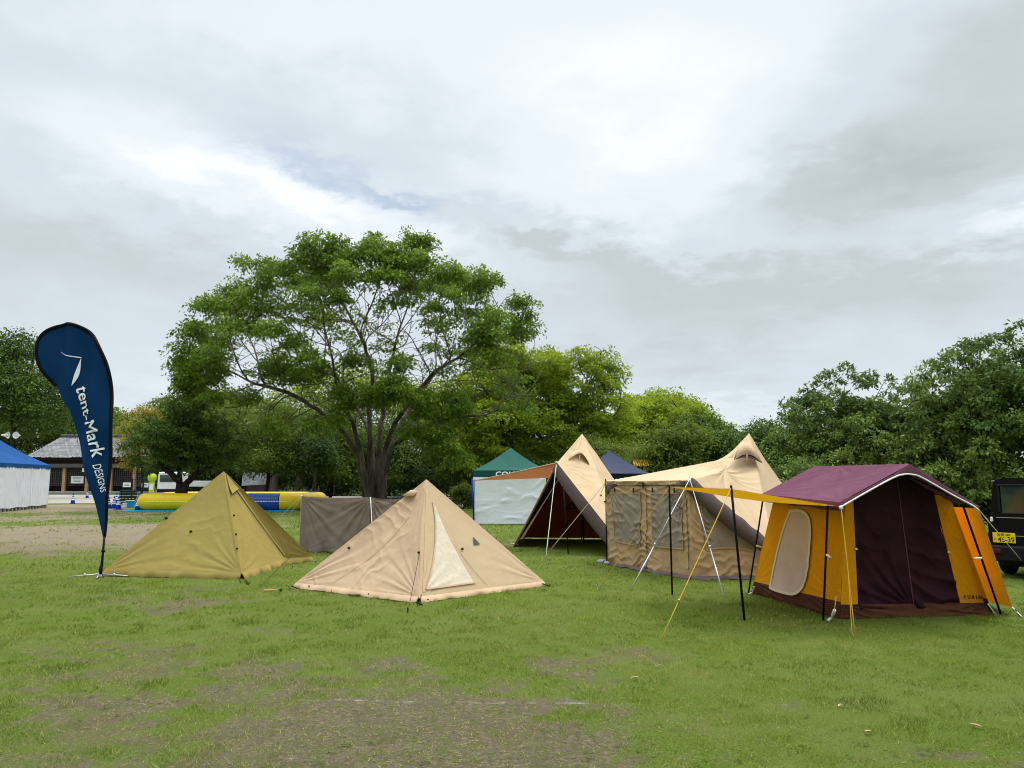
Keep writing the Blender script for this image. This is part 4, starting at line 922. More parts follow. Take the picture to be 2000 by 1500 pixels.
# ================================================================== black car
car = thing('parked_car', 'black boxy off-road car with a yellow number plate behind the cabin tent', 'car')
def cb(name, c, s, m, parent=car, bev=.03, rx=0): return MB().box(c, s, 0, rx, bev).build(name, M[m], parent)
Wd, Ln = 1.48, 3.4
def sect(prof, y0, y1, m, name, parent=car):   # profile (x,z) swept along y
    Vs = [(x, y0, z) for x, z in prof]+[(x, y1, z) for x, z in prof]; n = len(prof)
    Fs = [tuple(range(n)), tuple(range(2*n-1, n-1, -1))]+[(i, i+n, (i+1) % n+n, (i+1) % n) for i in range(n)]
    return mesh_obj(name, Vs, Fs, M[m], parent)
body_p = [(.02, .42), (.0, .55), (.0, .92), (.03, .99), (Wd-.03, .99), (Wd, .92), (Wd, .55), (Wd-.02, .42)]
body = sect(body_p, .02, Ln-.05, 'car', 'body')
# cabin: four pillars and a roof, glass between
cab = [(.05, .99), (.045, 1.06), (.11, 1.56), (.16, 1.61), (.30, 1.635), (Wd-.30, 1.635), (Wd-.16, 1.61), (Wd-.11, 1.56), (Wd-.045, 1.06), (Wd-.05, .99)]
sect(cab, .04, 2.05, 'car', 'cabin')
cb('bonnet', (Wd/2, 2.7, 1.0), (Wd-.12, 1.3, .06), 'car'); 
rd = cb('rear_door', (Wd/2+.02, .015, .78), (Wd-.26, .05, .60), 'car')
# rear glass with its frame
Vs = []; 
wz0, wz1 = 1.06, 1.50
gl = MB().box((Wd/2, .025, (wz0+wz1)/2), (Wd-.46, .04, wz1-wz0), bev=.0).build('rear_window', M['glass'], car)
fr = MB()
for c, s in (((Wd/2, .015, wz0-.015), (Wd-.36, .05, .035)), ((Wd/2, .015, wz1+.015), (Wd-.36, .05, .035)), ((.195, .015, (wz0+wz1)/2), (.035, .05, wz1-wz0)), ((Wd-.195, .015, (wz0+wz1)/2), (.035, .05, wz1-wz0))): fr.box(c, s, bev=.01)
fr.build('window_seal', M['carplastic'], gl)
for sx_2 in (-1, 1):
    x = Wd/2+sx_2*(Wd/2-.048)
    MB().box((x, 1.0, 1.29), (.03, 1.5, .36), bev=.01).build('side_window', M['glass'], car)
    cb('door', (Wd/2+sx_2*(Wd/2), 1.35, .73), (.02, 1.0, .48), 'car', bev=.008)
    cb('mirror', (Wd/2+sx_2*(Wd/2+.10), 1.95, 1.12), (.16, .09, .18), 'carplastic', bev=.03)
    for y in (.62, 2.75):
        c = (Wd/2+sx_2*(Wd/2-.09), y, .34); w = MB()
        prof = [(.0, -.09), (.20, -.09), (.30, -.085), (.335, -.06), (.34, 0), (.335, .06), (.30, .085), (.20, .09), (0, .09)]
        for r, z in prof: pass
        Vs = []; Fs = []; n = 24
        for (r, z) in prof:
            for k in range(n): t = 2*math.pi*k/n; Vs.append((c[0]+z, c[1]+r*math.cos(t), c[2]+r*math.sin(t)))
        for i_ in range(len(prof)-1):
            for k in range(n): Fs.append((i_*n+k, i_*n+(k+1) % n, (i_+1)*n+(k+1) % n, (i_+1)*n+k))
        wh = mesh_obj('wheel', Vs, Fs, M['tyre'], car, True)
        MB().tube([(c[0]+sx_2*.085, c[1], c[2]), (c[0]+sx_2*.10, c[1], c[2])], .19, 20).build('rim', M['chrome'], wh)
        MB().box((Wd/2+sx_2*(Wd/2+.02), y, .70), (.10, .86, .07), bev=.02).build('wheel_arch', M['carplastic'], car)
cb('rear_bumper', (Wd/2, -.04, .40), (Wd, .16, .26), 'carplastic'); cb('under_guard', (Wd/2, .3, .26), (Wd-.3, .5, .14), 'carplastic'); cb('front_bumper', (Wd/2, Ln, .42), (Wd, .16, .18), 'carplastic')
cb('windscreen_glass', (Wd/2, 2.06, 1.3), (Wd-.3, .03, .42), 'glass', bev=.01, rx=.25)
for x in (.12, Wd-.12): cb('tail_lamp', (x, -.135, .44), (.20, .02, .07), 'lampred', bev=.006)
for x in (.25, Wd-.25): MB().tube([(x, Ln+.02, .78), (x, Ln+.06, .78)], .11, 18).build('headlight', M['chrome'], car)
gut = MB()
for x in (.10, Wd-.10): gut.tube([(x, .04, 1.585), (x, 2.0, 1.585)], .012, 6)
gut.build('roof_gutter', M['chrome'], car)
for z in (.985, .69, .52): MB().box((Wd/2, -.012, z), (Wd-.28, .012, .010)).build('trim_strip', M['chrome'], car)
MB().box((.80, -.02, .93), (.16, .03, .05), bev=.01).build('door_handle', M['chrome'], car)
for x in (.07,): MB().box((x, -.01, .95), (.04, .03, .08), bev=.008).build('hinge', M['whitepaint'], car)
pt_ = MB().box((.245, -.045, .655), (.33, .012, .165), bev=.003).build('number_plate', M['platey'], car)
def ptext(body, x0, x1, z0, h_, bold=0.):
    o = writing('plate_characters', body, (0, 0, 0), (1, 0, 0), (0, 0, 1), 1, M['platek'], None, thick=bold)
    xs_ = [v.co.x for v in o.data.vertices]; zs_ = [v.co.z for v in o.data.vertices]; a0, a1, c0, c1 = min(xs_), max(xs_), min(zs_), max(zs_)
    for v in o.data.vertices: v.co = V3((x0+(v.co.x-a0)/(a1-a0)*(x1-x0), -.0525+v.co.y*.3, z0+(v.co.z-c0)/(c1-c0)*h_))
    o.parent = pt_
ptext('45-39', .155, .395, .585, .085, .02); ptext('\u6ecb\u8cc0 480', .15, .34, .686, .038, .01); ptext('\u3072', .098, .130, .61, .035)
for x in (.15, .34): MB().tube([(x, -.05, .72), (x, -.056, .72)], .006, 8).build('plate_bolt', M['chrome'], pt_)
car.location = at(1927, 1000, 13.15); car.location.z = 0; car.rotation_euler = (0, 0, math.atan2(-.76, .65))
# ================================================================== green canopy
def canopy(name, label, c0, ux, uy, w, d, eave, apex, mr, mv, vh=.22, peakfrac=.5, legs=((0, 0), (1, 0), (1, 1), (0, 1)), group='pop-up canopies around the tents', curve=.10):
    t = thing(name, label, 'canopy', up(c0, 0), group); ux = V3(ux).normalized(); uy = V3(uy).normalized()
    cn = [c0, c0+ux*w, c0+ux*w+uy*d, c0+uy*d]; cn = [up(x, eave) for x in cn]; ce = up((cn[0]+cn[2])/2, apex)
    Vs = []; Fs = []; n = 10
    for s in range(4):
        a, b_ = cn[s], cn[(s+1) % 4]; o = len(Vs)
        for j in range(n+1):
            v = j/n
            for i_ in range(n+1):
                u = i_/n; p = ce.lerp(a.lerp(b_, u), v); p.z -= curve*4*v*(1-v)*(.6+.4*math.cos((u-.5)*3))+.02*math.sin(u*3.14)*v; Vs.append(p)
        for j in range(n):
            for i_ in range(n): k = o+j*(n+1)+i_; Fs.append((k, k+1, k+n+2, k+n+1))
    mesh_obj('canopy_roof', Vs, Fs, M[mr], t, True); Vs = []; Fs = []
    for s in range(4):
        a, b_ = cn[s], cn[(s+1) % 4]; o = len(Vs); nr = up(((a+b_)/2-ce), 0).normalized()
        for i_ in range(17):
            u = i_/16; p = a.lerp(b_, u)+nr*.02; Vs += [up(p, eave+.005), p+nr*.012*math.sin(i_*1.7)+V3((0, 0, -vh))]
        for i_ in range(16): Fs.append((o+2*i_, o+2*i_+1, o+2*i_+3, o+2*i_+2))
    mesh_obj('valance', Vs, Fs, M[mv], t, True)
    for lx, ly in legs:
        p = c0+ux*w*(lx*.98+.01)+uy*d*(ly*.98+.01); MB().box(up(p, eave/2), (.045, .045, eave-.02), bev=.005).build('leg', M['navydk'], t); MB().box(up(p, .01), (.10, .10, .02)).build('foot_plate', M['chrome'], t)
    return t, cn
g0 = G(923, 1024); YG = g0.y
ev = at(921, 919, YG).z; wG = at(1071, 950, YG).x-g0.x
gc_, gcn = canopy('pop_up_canopy', 'green pop-up canopy with a white side wall behind the beige tents', g0, (1, 0, 0), (0, 1, 0), wG, 2.8, ev, at(990, 874, YG+1.4).z, 'greencan', 'greendk', at(921, 918, YG).z-at(921, 933, YG).z)
swp = Panel(at(924, 932, YG-.05), at(1066, 933, YG-.05), up(at(1066, 1000, YG-.05), .03), up(at(924, 1000, YG-.05), .0), (0, 0, 1), .03, [], (.012, .7, 3.), seed=91, waves=((.12, 1.6, .030, 0, 1, .15), (.02, 2.6, .012, 0, 1, .15)))
swp.obj('side_wall', M['whitecloth'], gc_, 110, 70)
p0 = at(926, 936, YG-.1); MB().tube([G(926, 1024)+V3((0, -.1, 0)), at(922, 934, YG-.1)], .028, 8).build('leg', M['coneb'], gc_, True)
o = writing('lettering', 'COLIO', at(968, 931.5, YG-.06), (1, 0, 0), (0, 0, 1), .27, M['ink'], None, thick=.05, sx=1.35); attach(o, gc_)
xs_ = [v.co.x for v in o.data.vertices]; a0, a1 = min(xs_), max(xs_); b0, b1 = at(968, 930, YG-.06).x, at(1019, 930, YG-.06).x
for v in o.data.vertices: v.co.x = b0+(v.co.x-a0)/(a1-a0)*(b1-b0)
# navy canopy
n0 = up(at(1138, 940, 29.0), 0)
nc_, _ = canopy('pop_up_canopy', 'dark navy pop-up canopy between the two tall beige tents', n0, (1, .05, 0), (-.05, 1, 0), at(1272, 940, 29).x-n0.x, 2.7, at(1200, 925, 29.0).z, at(1205, 880, 30.4).z, 'navycan', 'navydk', .24)
tg = MB().box(at(1269.5, 930.5, 28.8), (.11, .01, .13)).build('hanging_tag', M['whitepaint'], nc_); 
MB().box(at(1269.5, 931, 28.8)+V3((0, -.008, 0)), (.045, .004, .05)).build('tag_print', M['navydk'], tg)
# small pale canopy partly hidden
w0 = up(at(1073, 940, 33), 0)
canopy('pop_up_canopy', 'small pale canopy glimpsed between the green canopy and the open tent', w0, (1, 0, 0), (0, 1, 0), 1.9, 2.0, at(1090, 927, 33).z, at(1090, 917, 33).z, 'whitepaint', 'whitepaint', .25)
# ================================================================== blue canopy with white curtains
C1 = up(at(93, 990, 46), 0); dn = V3((at(0, 998, 39.3).x-C1.x, 39.3-46, 0)).normalized(); dp = V3((dn.y, -dn.x, 0)); dp = dp if dp.x < 0 else -dp
bev_ = at(95, 909, 46).z
bc, bcn = canopy('pop_up_canopy', 'blue canopy closed in by white curtains at the left edge', C1, tuple(dn), tuple(dp), 9.0, 5.6, bev_, 4.9, 'bluecan', 'bluecan', .22, curve=.30)
def drape(a, b_, z0, z1, seed, n=220, m=50):
    U, V_ = np.meshgrid(np.linspace(0, 1, n+1), np.linspace(0, 1, m+1)); L = (b_-a).length; d = (b_-a)/L; nr = V3((d.y, -d.x, 0)); nr = nr if nr.y < 0 or nr.x > 0 else -nr
    bay = 1.55; s = U*L; ph = (s/bay) % 1; W_ = np.abs(ph-.5)*2
    bay = 1.9+.5*math.sin(seed); rb = vn(np.floor(s/bay)*3.3, 1.7, seed); sagv = V_*(3.+2.5*rb)-(1-W_**1.6)*(.8+1.5*rb)+.8*fbm(s*1.5, V_*1.5, 3, 2); dep = .08*np.maximum(0, rb-.5)*np.sin(sagv*6.283*.9+seed)*(1-W_**2)*(1-sstep(.6, 1., V_))+.02*np.sin(s*16+5*fbm(s*.7, V_, seed, 3))*(.3+W_)
    dep += .05*(fbm(s*2, V_*3, seed, 3)-.5)
    Q = np.stack([a.x+d.x*s+nr.x*dep, a.y+d.y*s+nr.y*dep, z0+(z1-z0)*V_+.02*np.sin(s*3)*(V_ > .97)], -1)
    i = np.arange(n*m); k = (i//n)*(n+1)+i % n
    return Q.reshape(-1, 3), np.stack([k, k+1, k+n+2, k+n+1], 1)
for a, b_, sd_ in ((bcn[0], bcn[1], 1), (bcn[3], bcn[0], 2)):
    v_, f_ = drape(up(a, 0), up(b_, 0), bev_-.18, .16, sd_); mesh_obj('curtain', v_, f_, M['whitecloth'], bc, True)
pal = thing('pallet', 'row of dark pallets showing under the white curtains', 'pallet', up(bcn[0], 0))
mb = MB(); L9 = (bcn[1]-bcn[0]).length
for k in range(18):
    p = up(bcn[0]+dn*(k*L9/18+.2)-(-dp)*.12, .07); mb.box(p, (.14, .2, .14), math.atan2(dn.y, dn.x))
mb.build('blocks', M['concrete'], pal)
MB().box(up(bcn[0]+dn*L9/2+dp*.35, .08), (L9-.2, .5, .15), math.atan2(dn.y, dn.x)).build('deck', M['dkwood'], pal)
# ================================================================== inflatable pool
YP = 41.0
pool = thing('inflatable_pool', 'long yellow and blue inflatable pool ring behind the olive tent', 'pool', V3((-15, 43.5, 0)))
xl, xr = at(268, 980, YP+.5).x, at(588, 980, YP+.5).x; y0_, y1_ = YP+.45, YP+5.4; rr = .46; cr = 1.1
def ringpt(s):
    w, d = xr-xl, y1_-y0_; per = [w-2*cr, math.pi/2*cr, d-2*cr, math.pi/2*cr]*2; per = [w-2*cr, math.pi/2*cr, d-2*cr, math.pi/2*cr, w-2*cr, math.pi/2*cr, d-2*cr, math.pi/2*cr]
    T = sum(per); s = s % T; k = 0
    while s > per[k]: s -= per[k]; k += 1
    cx = [xl+cr, xr-cr, xr, xr-cr, xr-cr, xl+cr, xl, xl+cr]; 
    if k == 0: return V3((xl+cr+s, y0_, rr))
    if k == 1: t = s/cr; return V3((xr-cr+cr*math.sin(t), y0_+cr-cr*math.cos(t), rr))
    if k == 2: return V3((xr, y0_+cr+s, rr))
    if k == 3: t = s/cr; return V3((xr-cr+cr*math.cos(t), y1_-cr+cr*math.sin(t), rr))
    if k == 4: return V3((xr-cr-s, y1_, rr))
    if k == 5: t = s/cr; return V3((xl+cr-cr*math.sin(t), y1_-cr+cr*math.cos(t), rr))
    if k == 6: return V3((xl, y1_-cr-s, rr))
    t = s/cr; return V3((xl+cr-cr*math.cos(t), y0_+cr-cr*math.sin(t), rr))
TT = 2*(xr-xl-2*cr)+2*(y1_-y0_-2*cr)+2*math.pi*cr
b_l = at(483, 980, YP+.4).x-(xl+cr); b_r = at(547, 980, YP+.4).x-(xl+cr)
segs = [(-1.0, b_l-3.4, 'pvcy'), (b_l-3.4, b_l-1.9, 'pvcb'), (b_l-1.9+.0, b_l, 'pvcy'), (b_l, b_r, 'pvcb'), (b_r, b_r+5.0, 'pvcy')]
segs = [(-.9, b_l-.0, 'pvcy'), (b_l, b_r, 'pvcb'), (b_r, b_r+4.6, 'pvcy')]
s0 = b_r+4.6; rest = TT-.9-s0; cols = ['pvcb', 'pvcy', 'pvcb', 'pvcy', 'pvcb', 'pvcp']
fr_c = [.10, .34, .14, .22, .08, .12]; 
for c_2, f_2 in zip(cols, fr_c): segs.append((s0, s0+rest*f_2, c_2)); s0 += rest*f_2
for a, c, m_ in segs:
    n = max(6, int((c-a)/.25)); pts = [ringpt(a+(c-a)*k/n) for k in range(n+1)]
    MB().tube(pts, [rr*(.985 if k in (0, n) else 1.0) for k in range(n+1)], 20, cap=False).build('tube_section', M[m_], pool, True)
mb = MB()
for k in range(60):
    a = -.5+k*(b_r+1.8)/60; p = ringpt(a)+V3((0, -rr-.004, .03)); c = ringpt(a+.10)+V3((0, -rr-.004, .03)); mb.tube([p, c], .022, 4)
mb.build('lacing', M['ink'], pool)
ts = MB().box(V3(((xl+xr)/2-.3, YP-.2, .012)), (xr-xl+.4, 1.3, .012)).build('ground_sheet', M['cyan'], None); tag(ts, 'cyan ground sheet under the front of the inflatable pool', 'ground sheet')
# ================================================================== cones
c0 = thing('traffic_cone', 'blue and white traffic cone standing alone on the pale road', 'cone')
cb_ = MB().box((0, 0, .015), (.38, .38, .03), bev=.008).lathe([(.15, .03), (.135, .10), (.108, .25)], n=18).build('cone_base', M['coneb'], c0)
MB().lathe([(.108, .25), (.094, .33)], n=18).lathe([(.088, .365), (.075, .44)], n=18).lathe([(.062, .51), (.052, .58)], n=18).build('white_band', M['conew'], c0)
MB().lathe([(.094, .33), (.088, .365)], n=18).lathe([(.075, .44), (.062, .51)], n=18).lathe([(.052, .58), (.032, .69), (.0, .70)], n=18).build('cone_top', M['coneb'], c0)
cpos = [(142, 984, 'blue and white traffic cone standing alone on the pale road'), (170, 973, 'traffic cone farthest back on the road, beside the flag cloth'),
        (212, 993, 'traffic cone half hidden by the right edge of the flag'), (222, 993, 'left traffic cone of the close pair right of the flag'), (231, 995, 'front traffic cone of the cluster right of the flag'),
        (227, 983, 'traffic cone standing behind the cluster right of the flag'), (268, 997, 'traffic cone at the left end of the yellow inflatable tube'),
        (330, 996, 'shaded traffic cone against the yellow tube beside the dark tree trunk'), (567, 997, 'traffic cone in front of the right yellow tube section'), (491, 995, 'traffic cone mostly hidden by the olive tent, before the blue tube')]
for i_, (px, py, lab) in enumerate(cpos):
    p = G(px, py)
    if i_ == 0: c0.location = p; tag(c0, group='blue and white traffic cones')
    else: dup(c0, p, random.uniform(-.5, .5), lab, 'blue and white traffic cones', random.uniform(.95, 1.08))
tb_ = thing('barrier_bar', 'thin black and yellow bar strung between the cones before the pool', 'barrier', G(300, 997))
pts = [G(212, 993)+V3((0, 0, .6)), G(268, 997)+V3((0, 0, .62)), G(330, 996)+V3((0, 0, .62)), G(491, 995)+V3((0, 0, .62)), G(567, 997)+V3((0, 0, .62)), G(640, 996)+V3((0, 0, .62))]
for k in range(5):
    a, c = pts[k], pts[k+1]; n = max(4, int((c-a).length/.25)); m1 = MB(); m2 = MB()
    for j in range(n): (m1 if j % 2 else m2).tube([a.lerp(c, j/n), a.lerp(c, (j+1)/n)], .018, 6)
    m1.build('dark_stripe', M['black'], tb_); m2.build('pale_stripe', M['pvcy'] if k < 3 else M['ink'], tb_)
for i_, (px, py, m_, s, lab) in enumerate(((254, 991, 'cyan', (.42, .35, .38), 'bright cyan plastic box beside the cone at the pool end'), (243, 992, 'whitepaint', (.20, .2, .25), 'small white bucket left of the cyan box'),
                                 (247, 989, 'cyan', (.2, .2, .30), 'small turquoise bucket between white bucket and cyan box'), (259, 981, 'red', (.35, .3, .34), 'dark red box behind the cyan box'), (314, 963, 'whitepaint', (.5, .4, .5), 'white box behind the yellow tube left of the dark trunk'))):
    t_ = thing('storage_box', lab, 'box', G(px, py), 'boxes by the inflatable pool'); p = G(px, py); MB().box(p+V3((0, 0, s[2]/2)), s, .2, 0, .02).build('body', M[m_], t_); MB().box(p+V3((0, 0, s[2]+.012)), (s[0]+.04, s[1]+.04, .03), .2, 0, .01).build('lid', M['whitepaint'] if m_ == 'cyan' else M[m_], t_)
# dark crates stack and mesh gates
for i_, (x0, x1, yb, yt, lab) in enumerate(((237, 262, 985, 957, 'dark green crates stacked behind the cones right of the flag'),)):
    t_ = thing('crate_stack', lab, 'crates', G(250, yb)); p = G((x0+x1)/2, yb); hgt = at(x0, yt, p.y).z
    for k in range(5): MB().box(p+V3((0, 0, hgt*(k+.5)/5)), (.95, .6, hgt/5-.03), .05*k-.1, 0, .02).build('crate', M['dkgreen'], t_)
def meshgate(px0, px1, pyb, pyt, Yg, label, sign=None):
    t_ = thing('mesh_fence', label, 'fence', up(at(px0, pyb, Yg), 0), 'dark mesh fence panels by the building'); a, c = up(at(px0, pyb, Yg), 0), up(at(px1, pyb, Yg), 0); h_ = at(px0, pyt, Yg).z; f = MB(); g_ = MB()
    for x in (a, c): f.tube([x, up(x, h_)], .03, 6)
    for z in (.08, h_*.5, h_): f.tube([up(a, z), up(c, z)], .025, 6)
    f.build('frame', M['dkgreen'], t_); n = max(4, int((c-a).length/.16))
    for k in range(1, n): x = a.lerp(c, k/n); g_.tube([up(x, .08), up(x, h_)], .009, 4)
    for k in range(1, 12): z = h_*k/12; g_.tube([up(a, z), up(c, z)], .008, 4)
    g_.build('mesh', M['dkgreen'], t_)
    if sign: p = up(a.lerp(c, .5), h_*.72)+V3((0, -.06, 0)); s_ = MB().box(p, (.62, .02, .36)).build('notice', M['whitepaint'], t_); MB().box(p+V3((0, -.014, .05)), (.30, .006, .04)).box(p+V3((0, -.014, -.06)), (.42, .006, .03)).build('notice_print', M['dkgreen'], s_)
meshgate(237, 256, 978, 935, 62, 'dark mesh fence panel with a white notice, behind the stacked crates', True)
meshgate(257, 274, 978, 936, 62.5, 'dark mesh fence panel in the middle, next to the timber post'); meshgate(275, 288, 978, 936, 63, 'dark mesh fence panel with a small notice nearest the lime figure board', True)
# unidentified lime figure, simplified to a plain round-topped board
p = up(at(295, 963, 60), 0); ls = thing('lime_figure_board', 'unidentified lime green figure built as a round-topped board behind the yellow tube', 'sign', p)
h_ = at(295, 925, 60).z
mb = MB().tube([p+V3((0, 0, h_-.32)), p+V3((0, .10, h_-.32))], .34, 20); mb.build('round_top', M['lime'], ls, True)
MB().box(p+V3((0, .05, (h_-.6)/2)), (.42, .07, h_-.6), bev=.02).build('board', M['lime'], ls); MB().box(p+V3((0, .0, (h_-.6)*.72)), (.30, .03, .45)).build('pale_panel', M['whitepaint'], ls)
# white truck behind the dark tree
tk = thing('parked_truck', 'white truck partly hidden behind the dark leaning tree trunk', 'truck', up(at(330, 960, 66), 0))
p = up(at(338, 960, 66), 0); MB().box(p+V3((0, 0, 1.55)), (2.0, 1.7, 1.5), 0, 0, .08).build('cab', M['whitepaint'], tk); MB().box(p+V3((0, -.86, 1.75)), (1.6, .03, .6)).build('windscreen', M['glass'], tk)
MB().box(p+V3((1.6, 1.2, 1.3)), (3.6, 1.7, .5), 0, 0, .03).build('cargo_bed', M['whitepaint'], tk); MB().box(p+V3((0, -.9, .7)), (1.9, .12, .3), 0, 0, .03).build('bumper', M['carplastic'], tk)
for x in (-.8, .8): MB().tube([p+V3((x-.1, 0, .38)), p+V3((x+.1, 0, .38))], .38, 16).build('wheel', M['tyre'], tk)
# grey covered stack behind
p = up(at(503, 958, 74), 0); cv_ = thing('covered_pile', 'pale grey tarpaulin cover on a pile under the dark trees', 'tarpaulin', p)
P_ = Panel(at(474, 922, 74), at(524, 924, 74), at(520, 946, 74), at(472, 949, 74), (0, 0, 2), .05, [(0, 0, .10, 2, 8), (1, 1, .1, 2, 7)], (.12, 1.2), seed=7); P_.obj('cover', M['conew'], cv_, 50, 30); MB().box(p+V3((0, 1.5, 1.1)), (2.4, 2.2, 2.0)).build('pile', M['mudgrey'], cv_)
# birch-like post
# ================================================================== building
YB = 92.0; bd = thing('park_building', 'long low timber building with a grey tiled roof and lattice walls', 'building', up(at(170, 965, YB), 0))
X0, X1 = at(60, 960, YB).x, at(420, 960, YB).x; ze = at(60, 893, YB).z; zr = at(60, 853, YB+4).z
tm = bpy.data.materials.new('grey_roof_tiles'); tm.use_nodes = True; t = tm.node_tree; t.nodes.clear(); q = NB(t); tcx = q.n('ShaderNodeTexCoord').outputs['Object']
br_n = q.n('ShaderNodeTexBrick'); mpn = q.n('ShaderNodeMapping'); q.link(tcx, mpn.inputs[0]); mpn.inputs['Rotation'].default_value = (R(-28), 0, 0); q.link(mpn.outputs[0], br_n.inputs[0])
br_n.inputs['Scale'].default_value = 1.0; br_n.inputs['Brick Width'].default_value = .55; br_n.inputs['Row Height'].default_value = .42; br_n.inputs['Mortar Size'].default_value = .05
br_n.inputs['Color1'].default_value = (.20, .19, .19, 1); br_n.inputs['Color2'].default_value = (.10, .095, .10, 1); br_n.inputs['Mortar'].default_value = (.07, .065, .065, 1)
cc = q.mix(q.mapr(q.noise(tcx, 1.3, 6, .7), .45, .7, 0, .6), br_n.outputs[0], (.26, .24, .225)); p_ = q.n('ShaderNodeBsdfPrincipled'); q.link(cc, p_.inputs['Base Color']); p_.inputs['Roughness'].default_value = .7
o_ = q.n('ShaderNodeOutputMaterial'); q.link(p_.outputs[0], o_.inputs[0])
Vs = []; Fs = []; nX = 120; nY = 18
for side in (0, 1):
    o = len(Vs)
    for j in range(nY+1):
        v = j/nY; yy_ = (YB-.9+v*4.9) if side == 0 else (YB+8.9-v*4.9); zz_ = ze+(zr-ze)*(v**1.08)
        xa = X0-.5+1.4*v; xb_ = X1+.5-1.4*v
        for i_ in range(nX+1): u = i_/nX; Vs.append((xa+(xb_-xa)*u, yy_, zz_+.035*math.cos(i_*math.pi)+.03*((j % 2))))
    for j in range(nY):
        for i_ in range(nX): k = o+j*(nX+1)+i_; Fs.append((k, k+1, k+nX+2, k+nX+1))
rfo = mesh_obj('roof', Vs, Fs, tm, bd)
MB().box(((X0+X1)/2, YB+4, zr+.12), (X1-X0-1.6, .45, .34), bev=.08).build('ridge', M['eave'], rfo)
MB().box(((X0+X1)/2, YB-.55, ze-.16), (X1-X0+.6, .10, .26)).build('eave_board', M['dkwood'], rfo)
MB().box(((X0+X1)/2, YB+.1, ze-.42), (X1-X0, .3, .5)).build('beam', M['dkwood'], bd)
zb = at(100, 913, YB).z
MB().box(((X0+X1)/2, YB-.25, (ze-.8+zb)/2), (X1-X0, .5, ze-.75-zb), bev=.03).build('lower_eave', M['eave'], bd)
MB().box(((X0+X1)/2, YB+8, ze/2), (X1-X0-.5, .2, ze)).build('back_wall', M['dkwood'], bd); MB().box(((X0+X1)/2, YB+1.6, ze/2-.3), (X1-X0-.5, .2, ze-.6)).build('inner_wall', M['dkwood'], bd)
for x in (X0+.2, X1-.2): MB().box((x, YB+4, ze/2), (.2, 7.8, ze)).build('end_wall', M['plaster'], bd)
MB().box(((X0+X1)/2, YB+.6, .15), (X1-X0+1, 2.4, .30), bev=.03).build('plinth', M['concrete'], bd)
cols_px = [81, 126, 171, 217, 263, 309, 355]
for x in cols_px: MB().box((at(x, 930, YB).x, YB, zb/2+.2), (.36, .36, zb-.1), bev=.02).build('column', M['wood'], bd)
for a in range(len(cols_px)-1):
    xa, xb_ = at(cols_px[a], 930, YB).x+.2, at(cols_px[a+1], 930, YB).x-.2; g_ = MB(); n = 10
    for k in range(1, n): g_.box((xa+(xb_-xa)*k/n, YB+.1, zb/2+.5), (.05, .05, zb-1.0))
    for k in range(9): g_.box(((xa+xb_)/2, YB+.14, 1.0+(zb-1.1)*k/8), (xb_-xa, .05, .05))
    g_.build('lattice', M['eave'], bd)
p = at(151, 937, YB-.3); nb = MB().box(p, (1.45, .06, .85)).build('notice_board', M['whitepaint'], bd); mb = MB()
for k in range(4): mb.box(p+V3((0, -.035, .28-.16*k)), (1.1-.12*k, .01, .045))
mb.build('notice_lines', M['conew'] if 0 else M['eave'], nb)
MB().box(at(164, 918, YB-.4), (.42, .06, .45)).build('wall_sign', M['whitepaint'], bd)
p = at(71, 843, YB+3); MB().box(p, (.28, .3, .62), bev=.04).tube([up(p, zr-.2)+V3((.25, 0, 0)), p+V3((.25, 0, -.3))], .04, 6).build('camera_box', M['whitepaint'], bd)  # pale camera box on a short mast above the roof
p = at(63, 897, YB-.8); MB().lathe([(0, .16), (.14, .12), (.2, 0), (.14, -.12), (0, -.16)], p, 12).build('globe_lamp', M['whitepaint'], bd, True)
# pale tower glimpsed between the trees
p = up(at(112, 840, 150), 0); wt = thing('pale_tower', 'pale building top glimpsed between the trees above the tiled roof', 'building', p); zt = at(112, 820, 150).z
MB().box(up(p, zt/2), (2.6, 2.6, zt), bev=.2).build('wall', M['whitepaint'], wt); MB().box(up(p, zt+.1)+V3((0, 0, 0)), (2.9, 2.9, .3)).build('roof_slab', M['concrete'], wt)
# loudspeakers on a mast
p = up(at(20, 900, 60), 0); sm = thing('speaker_mast', 'mast with two pale horn loudspeakers above the blue canopy', 'loudspeaker mast', p)
zz = at(20, 849, 60).z; MB().tube([p, up(p, zz+.3)], .08, 8).build('mast', M['dkgreen'], sm); MB().tube([at(10, 852, 60), at(30, 851, 60)], .03, 6).build('arm', M['dkgreen'], sm)
q_ = at(31, 850, 59.9)
h1 = MB(); n = 20; Vs = []; Fs = []
for (r, d_) in ((.05, .5), (.08, .3), (.16, .12), (.27, 0), (.24, .02), (.10, .12), (.09, .06), (.0, .05)):
    for k in range(n): t = 6.2832*k/n; Vs.append(q_+V3((r*math.cos(t), d_, r*math.sin(t))))
for i_ in range(7):
    for k in range(n): Fs.append((i_*n+k, i_*n+(k+1) % n, (i_+1)*n+(k+1) % n, (i_+1)*n+k))
mesh_obj('horn', Vs, Fs, M['whitepaint'], sm, True)
q_ = at(8, 850, 59.9); Vs = []
for (r, d_) in ((.05, .5), (.08, .3), (.16, .12), (.27, 0), (.24, .02), (.10, .12), (.09, .06), (.0, .05)):
    for k in range(n): t = 6.2832*k/n; Vs.append(q_+V3((d_*-1+.3, r*math.cos(t), r*math.sin(t))))
mesh_obj('horn', Vs, Fs, M['whitepaint'], sm, True)
